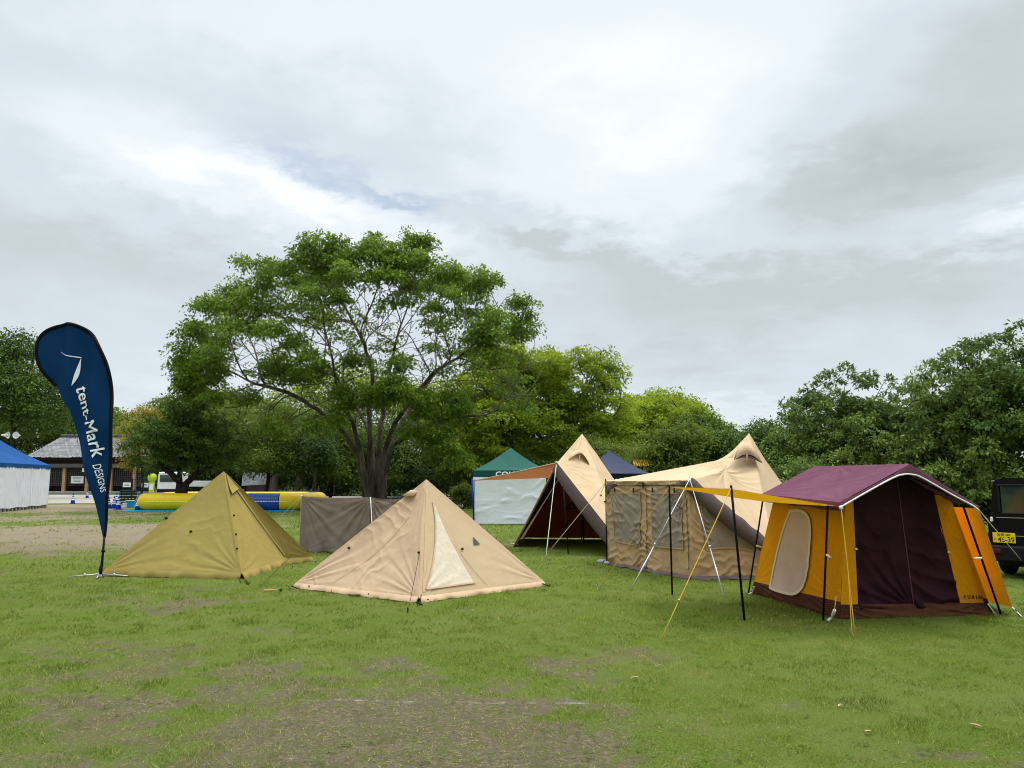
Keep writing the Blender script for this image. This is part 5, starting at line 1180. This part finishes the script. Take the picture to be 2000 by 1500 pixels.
# little cedar roofed shrine
p = up(at(1250, 950, 35), 0); sh_ = thing('wooden_lantern_house', 'small new cedar roofed lantern house right of the navy canopy', 'lantern house', p)
zt = at(1250, 898, 35).z; zl = at(1250, 909, 35).z; hw = .36; Vs = []; rb_ = MB()
for sgn, m_ in ((-1, 0), (1, 1)):
    for k in range(7):
        y = -.30+.10*k; a = up(p, zt)+V3((y, 0, 0)); 
        rb_.tube([a+V3((0, 0, 0)), a+V3((.05*sgn if 0 else .04, .42*sgn, -(zt-zl)*1.15))], .035, 5)
rb_.build('roof', M['roofy'], sh_)
gable = MB().tube([up(p, zt)+V3((.34, 0, .02)), up(p, zl)+V3((.62, -.25, -.02))], .03, 5).tube([up(p, zt)+V3((.34, 0, .02)), up(p, zl)+V3((.0, -.3, -.04))], .03, 5).build('gable_board', M['roofy'], sh_)
MB().box(up(p, zl-.12), (.44, .38, .30)).build('lantern_box', M['dkwood'], sh_)
for sx3 in (-.2, 0, .2): MB().box(up(p, zl-.12)+V3((sx3, -.2, 0)), (.025, .02, .30)).build('slat', M['roofy'], sh_)
MB().tube([p, up(p, zl-.2)], .07, 8).build('post', M['wood'], sh_)
# barrier post behind the pool, bush, back cones
for px, py, lab in ((548, 963, 'white topped bollard behind the yellow back tube, left of the pale trunk'), (607, 965, 'white topped bollard behind the right end of the pool')):
    p = G(px, py); t_ = thing('bollard', lab, 'bollard', p, 'bollards behind the pool'); MB().lathe([(.16, 0), (.14, .5), (.12, .9)], p, 12).build('post', M['conew'], t_, True); MB().lathe([(.14, .9), (.12, 1.05), (.0, 1.1)], p, 12).build('cap', M['coneb'], t_, True)
# ================================================================== trees
def colonize(att, nodes, par, kill, step, infl=1e9, iters=200, rng=None, grav=0.):
    nodes = [np.array(n, float) for n in nodes]; par = list(par)
    att = np.array(att, float); alive = np.ones(len(att), bool); near = np.zeros(len(att), int); dist = np.full(len(att), 1e9)
    N = np.array(nodes)
    for s in range(0, len(N), 400):
        D = np.linalg.norm(att[:, None]-N[None, s:s+400], axis=2); k = D.argmin(1); d = D[np.arange(len(att)), k]; u = d < dist; dist[u] = d[u]; near[u] = k[u]+s
    for it in range(iters):
        act = alive & (dist < infl)
        if not act.any(): break
        idx = near[act]; vec = att[act]-np.array(nodes)[idx]; vec /= (np.linalg.norm(vec, axis=1, keepdims=True)+1e-9)
        uq, inv = np.unique(idx, return_inverse=True); sm = np.zeros((len(uq), 3)); np.add.at(sm, inv, vec)
        new = []; base = len(nodes)
        for j, u in enumerate(uq):
            v = sm[j]+rng.normal(0, .18, 3); v[2] += grav
            if par[u] >= 0:
                pd = nodes[u]-nodes[par[u]]; v = v/(np.linalg.norm(v)+1e-9)+.95*pd/(np.linalg.norm(pd)+1e-9)
            v /= (np.linalg.norm(v)+1e-9); new.append(nodes[u]+v*step); par.append(int(u))
        nodes += new; NN = np.array(new)
        D = np.linalg.norm(att[:, None]-NN[None], axis=2); k = D.argmin(1); d = D[np.arange(len(att)), k]; u = d < dist; dist[u] = d[u]; near[u] = k[u]+base
        alive &= dist > kill
        if len(nodes) > 9000: break
    return np.array(nodes), par
def skeleton_mesh(nodes, par, tip, expo, rmax, sides_big=10, thin=5, rmin=0., minr=None):
    n = len(nodes); ch = [0]*n; acc = np.zeros(n)
    for i in range(n-1, -1, -1):
        if acc[i] == 0: acc[i] = tip**expo
        if par[i] >= 0: acc[par[i]] += acc[i]
    rad = np.minimum(acc**(1/expo), rmax); kids = {}
    if minr is not None: rad[:len(minr)] = np.maximum(rad[:len(minr)], minr)
    for i in range(n):
        if par[i] >= 0: kids.setdefault(par[i], []).append(i)
    Vs = []; Fs = []; vo = 0
    for i in range(n):
        p = par[i]
        if p < 0 or rad[i] < rmin: continue
        main = max(kids[p], key=lambda c: rad[c]) == i
        r0 = min(rad[p], rad[i]*1.35) if main else min(rad[p], rad[i]*1.15); r1 = rad[i]
        a, b_ = nodes[p], nodes[i]; d = b_-a; d = d/(np.linalg.norm(d)+1e-9); k = sides_big if r1 > .08 else thin
        d0 = d
        if main and par[p] >= 0: d0 = a-nodes[par[p]]; d0 = d0/(np.linalg.norm(d0)+1e-9)
        kk = [c for c in kids.get(i, [])]
        for (c, r, dd_) in ((a, r0, d0), (b_, r1, d)):
            ref = np.array([0.31, .95, 0.02]) if abs(dd_[1]) < .9 else np.array([1., 0, 0]); u = np.cross(dd_, ref); u /= np.linalg.norm(u); w = np.cross(dd_, u)
            t = np.arange(k)*2*math.pi/k; Vs.append(c+r*(np.cos(t)[:, None]*u+np.sin(t)[:, None]*w))
        j = np.arange(k); Fs.append(np.stack([vo+j, vo+(j+1) % k, vo+k+(j+1) % k, vo+k+j], 1)); vo += 2*k
    return np.concatenate(Vs), np.concatenate(Fs), rad
def leaves_mesh(cen, rad, per, size, asp, rng, flat=.55, droop=.25, spray=5, tintbase=None, spread=.42):
    n = len(cen); per = np.maximum(1, (per*(rad/rad.mean())**1.5).astype(int)); idx = np.repeat(np.arange(n), per); m = len(idx)
    # each clump is a handful of twig sprays, each spray a handful of leaves
    ns = spray; sp_c = rng.normal(0, 1, (n, ns, 3)); sp_c /= (np.linalg.norm(sp_c, axis=2, keepdims=True)+1e-9); sp_c *= rng.random((n, ns, 1))**.4*.85
    sid = rng.integers(0, ns, m); c = sp_c[idx, sid]; off = c+rng.normal(0, spread, (m, 3))*np.array([1, 1, .6])
    off[:, 2] *= flat; h2 = (off[:, 0]**2+off[:, 1]**2); off[:, 2] -= droop*h2
    p = cen[idx]+off*rad[idx][:, None]
    sz = size*(.6+.8*rng.random(m)); out = off/(np.linalg.norm(off, axis=1, keepdims=True)+1e-9)
    d = out*.8+rng.normal(0, .6, (m, 3)); d[:, 2] -= .35; d /= (np.linalg.norm(d, axis=1, keepdims=True)+1e-9)
    up_ = np.array([0, 0, 1.])+rng.normal(0, .55, (m, 3)); w = np.cross(d, up_); w /= (np.linalg.norm(w, axis=1, keepdims=True)+1e-9)
    L = sz[:, None]*d; Wv = w*(sz*asp)[:, None]*.5
    Vv = np.stack([p, p+L*.5+Wv, p+L, p+L*.5-Wv], 1).reshape(-1, 3); F_ = np.arange(4*m).reshape(-1, 4)
    cl = rng.random(n); tint = np.clip(.18+.50*cl[idx]+.20*rng.random(m)+.30*(off[:, 2]), 0, 1)  # clump tops tinted lighter, undersides darker: shading put into the leaf colour
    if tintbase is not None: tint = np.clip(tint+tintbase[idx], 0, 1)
    return Vv, F_, {'tint': np.repeat(tint, 4)}
def crown_pts(lobes, n, rng, shell=.6, lumpy=.16, seed=0, ztrim=-1e9):
    vol = np.array([l[3]*l[4]*l[5] for l in lobes])**.67; k = rng.choice(len(lobes), n*6, p=vol/vol.sum()); L = np.array(lobes)[k]
    v = rng.normal(0, 1, (n*6, 3)); v /= np.linalg.norm(v, axis=1, keepdims=True); r = (shell+(1-shell)*rng.random(n*6)**.7)
    r = r*(1+lumpy*2*(fbm(v[:, 0]*2.2+seed, v[:, 1]*2.2+7, v[:, 2]*2.2+seed*3, 3)-.5)*2)
    P_ = L[:, :3]+v*r[:, None]*L[:, 3:6]
    inside = np.zeros(len(P_), bool)
    for j, l in enumerate(lobes): q_ = (P_-np.array(l[:3]))/np.array(l[3:6]); inside |= (np.linalg.norm(q_, axis=1) < shell*.85) & (k != j)
    P_ = P_[~inside & (P_[:, 2] > ztrim)]
    return P_[:n]
def tree(name, label, base, stems, lobes, nclump, clump_r, per, lsize, lm, bark, seed, asp=.5, shell=.6, flat=.55, droop=.25, spray=5, extra=0, step=.5, kill=.8, tip=.018, expo=2.35, rmax=.5, lumpy=.16, group=None, pts=None, tb=None, rmin=0., cat='tree', spread=.42, stem_r=None, add=None):
    rng = np.random.default_rng(seed); t = thing(name, label, cat, base, group)
    cen = crown_pts(lobes, nclump, rng, shell, lumpy, seed) if pts is None else pts(rng)
    if add: cen = np.concatenate([cen, np.array([tuple(at(*q_)) for q_ in add])])
    nodes = []; par = []
    mr = []
    for st in stems:
        prev = -1; n0_ = len(nodes)
        for a in range(len(st)-1):
            p0, p1 = np.array(st[a]), np.array(st[a+1]); k = max(1, int(np.linalg.norm(p1-p0)/step))
            for s in range(k):
                nodes.append(p0+(p1-p0)*s/k+(rng.normal(0, .03, 3)*step*2 if (a or s) else 0)); par.append(prev); prev = len(nodes)-1
        nodes.append(np.array(st[-1])); par.append(prev)
        if stem_r: q_ = len(nodes)-n0_; mr += [stem_r[0]+(stem_r[1]-stem_r[0])*(i/(q_-1))**.6 for i in range(q_)]
    att = cen if not extra else np.concatenate([cen, crown_pts(lobes, extra, rng, .25, .1, seed+5)])
    N, Pp = colonize(att, nodes, par, kill, step, rng=rng, grav=.05)
    v_, f_, rad = skeleton_mesh(N, Pp, tip, expo, rmax, rmin=rmin, minr=np.array(mr) if stem_r else None)
    mesh_obj('trunk', v_, f_, M[bark], t, True)
    rr_ = clump_r*(.6+.8*rng.random(len(cen)))
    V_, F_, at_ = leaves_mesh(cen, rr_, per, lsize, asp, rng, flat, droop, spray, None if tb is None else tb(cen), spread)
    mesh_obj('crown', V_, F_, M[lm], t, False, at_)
    return t
def ell(px, py, Y, rpx, rpy, ry): c = at(px, py, Y); s = Y/F; return (c.x, c.y, c.z, rpx*s, ry, rpy*s)
def stem(base, *pp): return [tuple(base)]+[tuple(at(*q_)) for q_ in pp]
def simple_tree(name, label, px, Y, lobes, n, cr, per, ls, lm, bark, seed, fork=None, group=None, **kw):
    b_ = up(at(px, 950, Y), 0); L = [ell(*l) for l in lobes]; zc = min(l[2]-l[5]*.3 for l in L); tops = L[0]
    st = [[tuple(b_), (b_.x+.1, b_.y, zc*.5), (tops[0]*.4+b_.x*.6, tops[1], max(zc, 1.0))]]
    return tree(name, label, b_, st, L, n, cr, per, ls, lm, bark, seed, group=group, **kw)
# --- the big spreading tree
YZ = 42.0
ZB = [(910,180,110,90),(1050,200,90,70),(1190,130,60,45),(1230,190,90,60),(1380,160,120,60),(1440,220,80,70),(1000,290,110,70),(950,350,110,60),(1000,420,90,50),(930,510,80,50),(870,400,60,40),(1280,240,100,60),(1330,300,90,60),(1250,310,80,40),(1390,380,80,40),(1330,430,70,35),(1460,470,80,35),(1500,550,50,35),(1560,290,90,60),(1600,350,90,50),(1700,330,80,60),(1780,350,60,45),(1700,420,70,40),(1560,400,70,40),
 (590,250,70,35),(720,280,60,40),(640,340,60,40),(780,330,50,40),(820,250,50,50),(500,380,70,45),(380,440,70,40),(560,410,60,45),(450,480,80,45),(620,440,50,40),(640,500,60,40),(700,560,80,35),(790,630,80,40),(560,540,80,45),(480,550,60,35),(640,590,60,30),
 (290,600,70,45),(270,660,70,40),(370,620,70,40),(390,700,80,45),(260,740,60,40),(300,800,80,40),(250,850,60,30),(420,770,60,35),(360,830,70,30),(460,640,50,40),(320,550,50,30),
 (1880,430,60,40),(1940,480,60,50),(1930,570,60,40),(1850,540,60,40),(1760,500,60,40),(1720,570,60,40),(1640,500,40,40),(1700,620,70,40),(1640,690,60,40),(1740,690,50,40),(1800,600,60,35),(1900,600,50,30),(730,460,60,35),(830,470,60,35),(1060,300,50,40),(1160,330,30,30),
 (1100,730,70,26),(700,760,90,35),(830,800,110,35),(930,760,60,30),(860,700,60,22),(1060,880,90,30),(1180,890,110,35),(1290,840,60,35),(1080,940,70,26),(1260,900,100,30),(1400,890,80,28),(1450,960,80,28),(1560,900,70,28),(1570,1000,60,24),(1610,960,60,28),(1480,1090,80,38),(1550,1150,65,38),(1600,1210,50,30),(1350,1080,60,26),(1020,1010,70,22),(1330,740,55,24),(880,1050,55,22),(700,1040,65,20),(560,900,85,22),(420,900,70,24),(300,890,60,22)]
def zel_pts(rng):
    # foliage masses of the crown, each given its own depth on the front or the back of the dome
    out = []; cx, cy, sx, sy = 1090., 900., 900., 800.
    for i, (X_, Y_, a, c) in enumerate(ZB):
        r = min(1, math.hypot((X_-cx)/sx, min(0, (Y_-cy))/sy)); dep = 8.0*math.sqrt(1-r*r); sgn = (-1 if (i*7) % 5 < 3 else 1) if Y_ < 700 else -1
        Yd = YZ+sgn*dep*rng.uniform(.45, .95)*(.6 if Y_ > 700 else 1); n = max(5, int(a*c/(390 if Y_ < 700 else 210)))
        for _ in range(n):
            v = rng.normal(0, 1, 3); v /= np.linalg.norm(v); v *= rng.random()**.4
            px = 254+(X_+v[0]*a*.95)/2.497; py = 410+(Y_+v[2]*c*.95)/2.497; out.append(np.array(at(px, py, Yd+v[1]*1.1)))
    for _ in range(70): out.append(np.array(at(rng.uniform(480, 960), rng.uniform(590, 740), YZ+rng.uniform(-5, 5))))
    for _ in range(170):                 # the far side of the dome
        a = rng.uniform(0, 3.1416); r = .80+.18*rng.random(); out.append(np.array(at(697+350*r*math.cos(a), 800-330*r*math.sin(a), YZ+rng.uniform(1, 7)*math.sqrt(1.02-r*r*.98)*1.6)))
    return np.array(out)
bz = up(at(733, 1000, YZ), 0)
def zs(*pp): return stem(bz+V3((pp[0][0], pp[0][1], -.1)), *pp[1:])
zst = [zs((-.35, 0), (708, 930, YZ), (700, 890, YZ-.3), (668, 838, YZ-.8), (620, 800, YZ-1.5), (560, 765, YZ-2), (500, 750, YZ-2.3)),
       zs((-.1, .2), (722, 930, YZ+.2), (723, 860, YZ), (722, 800, YZ+.2), (728, 730, YZ), (712, 672, YZ-.4), (690, 630, YZ-.5)),
       zs((.35, .1), (742, 930, YZ+.2), (752, 880, YZ+.3), (770, 830, YZ), (806, 775, YZ-.5), (850, 725, YZ-.8), (905, 690, YZ-1.2)),
       zs((-.2, -.2), (712, 930, YZ-.4), (704, 880, YZ-.6), (690, 825, YZ-1.2), (662, 765, YZ-1.8), (650, 705, YZ-2.2)),
       zs((.15, .35), (736, 930, YZ+.6), (742, 870, YZ+1), (748, 800, YZ+1.6), (762, 720, YZ+2), (775, 660, YZ+2)),
       zs((.5, -.1), (748, 930, YZ-.1), (768, 870, YZ-.6), (815, 838, YZ-1.4), (880, 818, YZ-2.2), (950, 810, YZ-3)),
       zs((.0, .45), (728, 920, YZ+1), (728, 860, YZ+2), (700, 800, YZ+3.6), (660, 740, YZ+4.6)),
       zs((.3, .4), (750, 920, YZ+1), (768, 850, YZ+2.2), (812, 780, YZ+4), (850, 730, YZ+5))]
tree('spreading_tree', 'large spreading multi-stemmed tree with an open fan of limbs, centre', bz, zst, [ell(697, 700, YZ, 330, 210, 7.5), ell(985, 745, YZ-1, 85, 75, 4)], 0, .60, 125, .175, 'lf_z', 'bark_z', 101, asp=.5, flat=.55, droop=.35, spray=8, extra=2200, step=.42, kill=.62, tip=.0135, expo=2.3, rmax=.27, pts=zel_pts, spread=.26, stem_r=(.235, .06))
# --- small dark tree at the left with a yellowing branch
b_ = up(at(350, 994, 42.5), 0); dkst = [[tuple(b_+V3((0, 0, -.05))), tuple(at(350, 965, 42.5)), tuple(at(352, 945, 42.5)), tuple(at(335, 925, 42.3)), tuple(at(310, 905, 42))],
     [tuple(b_+V3((.12, 0, -.05))), tuple(at(358, 965, 42.5)), tuple(at(362, 945, 42.5)), tuple(at(385, 925, 42.6)), tuple(at(415, 908, 43))], [tuple(b_+V3((0, .1, -.05))), tuple(at(352, 950, 42.7)), tuple(at(350, 910, 43))]]
tree('dark_tree', 'small dark leafy tree with a forked black trunk left of the olive tent', b_, dkst, [ell(330, 862, 42.5, 74, 66, 2.4), ell(405, 870, 42.8, 72, 58, 2.2), ell(365, 830, 43, 60, 52, 2.2)], 300, .44, 100, .15, 'lf_dk', 'bark_d', 102, shell=.35, step=.3, kill=.5, tip=.022, rmax=.34, flat=.5, spray=8, spread=.24, lumpy=.3, stem_r=(.34, .10))
simple_tree('bronze_tree', 'tree with yellow bronze young leaves beside the tiled roof', 275, 46, [(268, 845, 46, 30, 50, 1.3), (255, 895, 46, 28, 20, 1.), (300, 815, 46.5, 32, 28, 1.2)], 90, .42, 75, .13, 'lf_or', 'bark_d', 103, shell=.3, step=.35, kill=.5, rmax=.12)
# --- yellow green camphors to the right of centre
gcam = 'yellow green trees behind the tents'
def camph(label, px, Y, lobes, n, seed, cr=.95, per=170, ls=.24, **kw): return simple_tree('camphor_tree', label, px, Y, lobes, n, cr, per, ls, 'lf_cam', 'bark_d', seed, group=gcam, shell=.45, step=.6, kill=.9, tip=.03, rmax=.45, lumpy=.3, spray=9, flat=.55, spread=.26, **kw)
camph('tallest yellow green tree, its round crown right of the big spreading tree', 1100, 60, [(1125, 745, 60, 95, 82, 3.6), (1060, 760, 61, 80, 90, 3.4), (1165, 810, 60, 75, 70, 3.2), (1085, 840, 59, 100, 60, 3.4)], 330, 104)
camph('yellow green tree low behind the green canopy', 985, 57, [(990, 830, 57, 85, 70, 3.), (950, 760, 59, 85, 80, 3.), (1010, 720, 60, 60, 55, 2.6), (930, 870, 57, 50, 45, 2.4)], 250, 105)
camph('rounded yellow green tree behind the gap between the tall beige tents', 1300, 78, [(1290, 830, 78, 80, 66, 4.5), (1350, 845, 80, 70, 45, 4), (1230, 850, 76, 60, 55, 4)], 260, 106, 1.1, 150, .3)
camph('distant darker olive tree whose top shows above the rounded yellow one', 1310, 95, [(1280, 800, 95, 60, 38, 5), (1330, 818, 95, 70, 35, 5)], 120, 107, 1.5, 150, .36)
# --- dark shrubs behind the tall tents
gsh = 'dark bushy trees in a row behind the tall tents'
for i_, (px, Y, lb, lab) in enumerate((
        (1300, 36, [(1290, 905, 36, 60, 50, 2), (1330, 870, 36, 45, 45, 2)], 'bushy green tree directly right of the lantern house'),
        (1385, 38, [(1390, 880, 38, 62, 66, 2.2), (1430, 900, 37, 50, 50, 2)], 'dark bushy tree just left of the right tent peak'),
        (1490, 40, [(1490, 875, 40, 62, 50, 2.4), (1540, 890, 39, 50, 60, 2.2)], 'dark bushy tree just right of the right tent peak'),
        (1240, 50, [(1235, 915, 50, 60, 45, 2.4), (1180, 900, 52, 60, 50, 2.4)], 'green bushy tree behind the navy canopy'))):
    simple_tree('bushy_tree', lab, px, Y, lb, 190, .55, 110, .15, 'lf_mid' if i_ in (0, 3) else 'lf_dk', 'bark_d', 110+i_, group=gsh, shell=.4, step=.45, kill=.6, rmax=.16, spray=7, lumpy=.22)
# --- cherries on the right
gch = 'cherry trees on the right'; rngt = np.random.default_rng(3)
def cherry(lab, px, Y, st, lobes, n, seed, per=150, add=None):
    b_ = up(at(px, 990, Y), 0); L = [ell(*l) for l in lobes]
    S = [[tuple(b_)]+[tuple(at(*q_)) for q_ in s] for s in st]
    tree('cherry_tree', lab, b_, S, L, n, .40, per, .115, 'lf_ch', 'bark_d', seed, shell=.25, step=.3, kill=.42, tip=.009, expo=2.3, rmax=.17, lumpy=.42, group=gch, tb=lambda c: .30*(c[:, 2] < 3.0)+.1*rngt.random(len(c)), spray=7, flat=.6, droop=.5, asp=.46, spread=.20, add=add)
cherry('cherry tree with a low spreading crown behind the plum roofed tent', 1660, 24, [[(1655, 900, 24), (1600, 850, 24), (1560, 820, 24)], [(1670, 880, 24), (1700, 820, 24)], [(1665, 890, 24.3), (1640, 800, 24.4)]],
       [(1655, 835, 24, 110, 100, 2.2), (1740, 855, 24, 85, 95, 2.1), (1590, 865, 24, 62, 62, 1.7), (1640, 925, 23, 120, 40, 1.6)], 380, 120, 175, [(x, y, 24+.3*((x*7) % 5-2)) for x, y in ((1610, 722), (1625, 735), (1600, 745), (1582, 775), (1650, 724), (1700, 733), (1735, 742), (1690, 745), (1560, 800), (1540, 812), (1520, 818))])
cherry('tallest cherry tree, rising above the black car at the right edge', 1975, 21, [[(1972, 900, 21), (1965, 840, 21), (1930, 770, 21), (1890, 720, 21)], [(1975, 860, 21), (1978, 780, 21), (1985, 700, 21)], [(1975, 900, 21), (1850, 800, 21.5), (1800, 780, 21.6)], [(1940, 905, 20.6), (1880, 940, 20), (1860, 930, 20)]],
       [(1900, 790, 21, 130, 95, 2.3), (1975, 740, 21, 90, 95, 2.1), (1830, 860, 21.5, 105, 80, 2.), (1990, 860, 21, 120, 85, 2.), (1870, 930, 20.5, 120, 45, 1.5)], 480, 121, 165, [(x, y, 21+.3*((x*7) % 5-2)) for x, y in ((1905, 655), (1915, 670), (1985, 628), (1995, 645), (1960, 652), (1880, 690), (1845, 702), (1812, 718), (1800, 735), (1940, 660), (1860, 712))])
cherry('cherry tree beyond the right edge of the view, behind the car', 2140, 21, [[(2135, 880, 21), (2100, 780, 21)], [(2150, 860, 21), (2190, 760, 21)]], [(2120, 790, 21, 110, 150, 2.2)], 200, 122, 110)
for i_, (px, lab) in enumerate(((1900, 'dark shrub between the cabin tent and the black car'), (1990, 'dark shrub behind the roof of the black car'), (1800, 'dark shrub behind the plum roof'), (1560, 'dark shrub behind the back corner of the plum roof'))):
    simple_tree('shrub', lab, px, 22.5, [(px, 950, 22.5, 75, 62, 1.2)], 110, .40, 120, .11, 'lf_ch' if i_ % 2 else 'lf_dk', 'bark_d', 170+i_, group='dark shrubs under the cherry trees', shell=.3, step=.3, kill=.45, rmax=.06, cat='shrub')
# --- far left trees
gl_ = 'tall trees at the left edge'
simple_tree('dark_broadleaf_tree', 'tall dark tree at the left edge above the blue canopy', 20, 66, [(20, 740, 66, 80, 90, 5), (80, 790, 67, 60, 60, 4), (-50, 720, 66, 80, 90, 5)], 300, 1.1, 130, .26, 'lf_dk', 'bark_d', 130, group=gl_, shell=.4, spray=8, step=.7, kill=1., tip=.03)
for i_, (px, Y, lb, lm, lab) in enumerate(((50, 100, [(50, 850, 100, 80, 45, 5), (-20, 850, 100, 60, 50, 5)], 'lf_mid', 'mid green tree low behind the loudspeaker mast'), (150, 104, [(150, 835, 104, 60, 45, 5), (100, 815, 104, 40, 40, 4)], 'lf_dk', 'dark tree behind the left end of the tiled roof'))):
    simple_tree('broadleaf_tree', lab, px, Y, lb, 150, 1.4, 130, .34, lm, 'bark_d', 132+i_, group=gl_, shell=.4, step=1., kill=1.3, tip=.04)
# --- hill woods behind the building
hx = np.linspace(-150, -60, 40); 
rngH = np.random.default_rng(5); hc = []
for k in range(420):
    px = rngH.uniform(195, 470); py = rngH.uniform(0, 1); top = 800+8*math.sin(px*.05)+(px-240)*.02; p = at(px, top+12+py*90, 170-py*25); hc.append((p.x, p.y, p.z))
hc = np.array(hc); V_, F_, at_ = leaves_mesh(hc, np.full(len(hc), 2.6), 120, .62, .6, rngH, .7, .2, 8)
tag(mesh_obj('wooded_hill', V_, F_, M['lf_mid'], None, False, at_), kind='stuff')
# --- under and behind the big tree
gu = 'dark trees behind the big spreading tree'
und = [(420, 74, [(430, 850, 74, 90, 75, 4), (360, 850, 75, 60, 60, 4)], 'lf_mid', 'mid green tree behind the small dark tree'),
       (520, 62, [(530, 850, 62, 100, 75, 4), (600, 880, 62, 80, 50, 3.5)], 'lf_mid', 'dark tree behind the left limbs of the big spreading tree'),
       (470, 80, [(480, 880, 80, 90, 60, 4)], 'lf_und', 'dark low tree above the grey tarpaulin'),
       (645, 66, [(650, 850, 66, 100, 70, 4), (720, 890, 66, 90, 50, 3.5)], 'lf_mid', 'dark tree straight behind the trunks of the big spreading tree'),
       (800, 70, [(800, 880, 70, 110, 70, 4), (860, 920, 68, 70, 35, 3.5)], 'lf_und', 'dark tree behind the peak of the beige pyramid tent'),
       (900, 62, [(905, 900, 62, 60, 50, 3), (880, 850, 62, 60, 50, 3)], 'lf_mid', 'green tree just left of the green canopy'),
       (690, 92, [(690, 762, 92, 110, 62, 5), (780, 790, 92, 110, 55, 5), (590, 790, 92, 100, 58, 5), (510, 815, 92, 80, 50, 5)], 'lf_cam', 'yellow green crown seen through the limbs of the big spreading tree'),
       (420, 95, [(420, 800, 95, 90, 45, 5), (350, 815, 95, 70, 35, 4)], 'lf_mid', 'rounded tree top above the small dark tree'),
       (860, 90, [(880, 800, 90, 90, 60, 5), (950, 800, 90, 60, 50, 4)], 'lf_cam', 'yellow green crown behind the right limbs of the big spreading tree'),
       (1050, 78, [(1050, 900, 78, 110, 50, 4), (960, 920, 78, 80, 40, 4)], 'lf_und', 'dark low tree behind the green canopy roof'),
       (590, 95, [(590, 890, 95, 120, 60, 4), (700, 890, 95, 120, 60, 4)], 'lf_und', 'broad dark tree far behind the pool')]
for i_, (px, Y, lb, lm, lab) in enumerate(und):
    k = Y/70; simple_tree('broadleaf_tree', lab, px, Y, lb, int(210), .95*k, 130, .25*k, lm, 'bark_d' if i_ % 2 else 'bark_g', 140+i_, group=gu, shell=.35, step=.7*k, kill=k, tip=.03, lumpy=.2, spray=8, spread=.45)
for i_, (px, Y, lab) in enumerate(((500, 78, 'dark low undergrowth tree behind the blue tube of the pool'), (640, 80, 'dark low undergrowth tree behind the left side of the windscreen'), (760, 80, 'dark low undergrowth tree behind the big trunks'), (880, 76, 'dark low undergrowth tree left of the green canopy'), (400, 84, 'dark low undergrowth tree behind the small forked trunk'))):
    simple_tree('undergrowth_tree', lab, px, Y, [(px, 925, Y, 85, 36, 3), (px-60, 915, Y, 60, 36, 3)], 150, .9, 130, .26, 'lf_und', 'bark_d', 190+i_, group='dark undergrowth trees behind the pool', shell=.3, step=.8, kill=1.1, tip=.03, spray=8)
# pale mottled trunks on the bank
for px, Y, x2, lab in ((612, 60, 622, 'grey leaning trunk of a slender tree at the right end of the pool'), (579, 72, 577, 'slender tree with a pale mottled trunk behind the pool'), (447, 66, 452, 'slender dark trunked tree right behind the olive tent peak')):
    simple_tree('slender_tree', lab, px, Y, [(x2, 880, Y, 45, 30, 2.2)], 60, .8, 110, .22, 'lf_und', 'bark_g' if px != 447 else 'bark_d', int(px), group='slender trees by the pool', shell=.3, step=.5, kill=.8, rmax=.3, tip=.05)
# bush beside the green canopy
bb_ = up(at(905, 975, 45), 0); simple_tree('bush', 'small round green bush at the left foot of the green canopy', 905, 45, [(908, 966, 45, 26, 22, .9)], 60, .32, 110, .12, 'lf_mid', 'bark_d', 160, shell=.3, step=.2, kill=.3, rmax=.05, cat='bush')
# ================================================================== fallen leaves and scraps
gq = 'fallen leaves on the lawn'
leafs = [(1697, 1437, 'large pale dry leaf on the grass near the bottom right'), (1907, 1425, 'pink brown leaf at the bottom right of the lawn'), (1240, 1330, 'orange leaf on the grass right of the bare patch'), (1287, 1306, 'yellow leaf on the grass in front of the screen room bipod'),
         (1161, 1237, 'small yellow leaf on the lawn right of the beige pyramid tent'), (923, 1196, 'small brown leaf close to the front of the beige pyramid tent'), (1640, 1385, 'tiny brown leaf left of the large pale one'), (571, 1236, 'yellow flower-like leaf on the grass left of centre'), (1532, 1207, 'pale leaf beside the foot of the nearer awning pole'), (262, 1145, 'white scrap standing in the grass right of the flag foot')]
for i_, (px, py, lab) in enumerate(leafs):
    p = G(px, py); s = .024 if i_ < 3 else .016; a = random.uniform(0, 6.28); Vs = []; 
    for k in range(10):
        t = 2*math.pi*k/10; r = s*(1-.3*abs(math.sin(t))); x, y = r*1.5*math.cos(t), r*.8*math.sin(t); Vs.append(p+V3((x*math.cos(a)-y*math.sin(a), x*math.sin(a)+y*math.cos(a), .028+.35*abs(y)+.15*x)))
    Vs.append(p+V3((0, 0, .022))); o = mesh_obj('fallen_leaf', Vs, [(k, (k+1) % 10, 10) for k in range(10)], M['leafdry'] if i_ != 9 else M['whitepaint'], None); tag(o, lab, 'leaf' if i_ != 9 else 'scrap', gq)
# ================================================================== grass blades
tag(straw('dead_straw', 60000, 2.8, 9, 5), kind='stuff'); tag(weeds('clover_weeds', 2600, 3.4, 12, 6), kind='stuff')
for a in ((2.6, 5.5, 4200, .0042, .030), (5.5, 9., 2300, .006, .032), (9., 14., 900, .010, .038), (14., 24., 260, .018, .045), (24., 46., 50, .04, .06)):
    tag(blades('grass', *a, seed=int(a[0]*10)), kind='stuff')
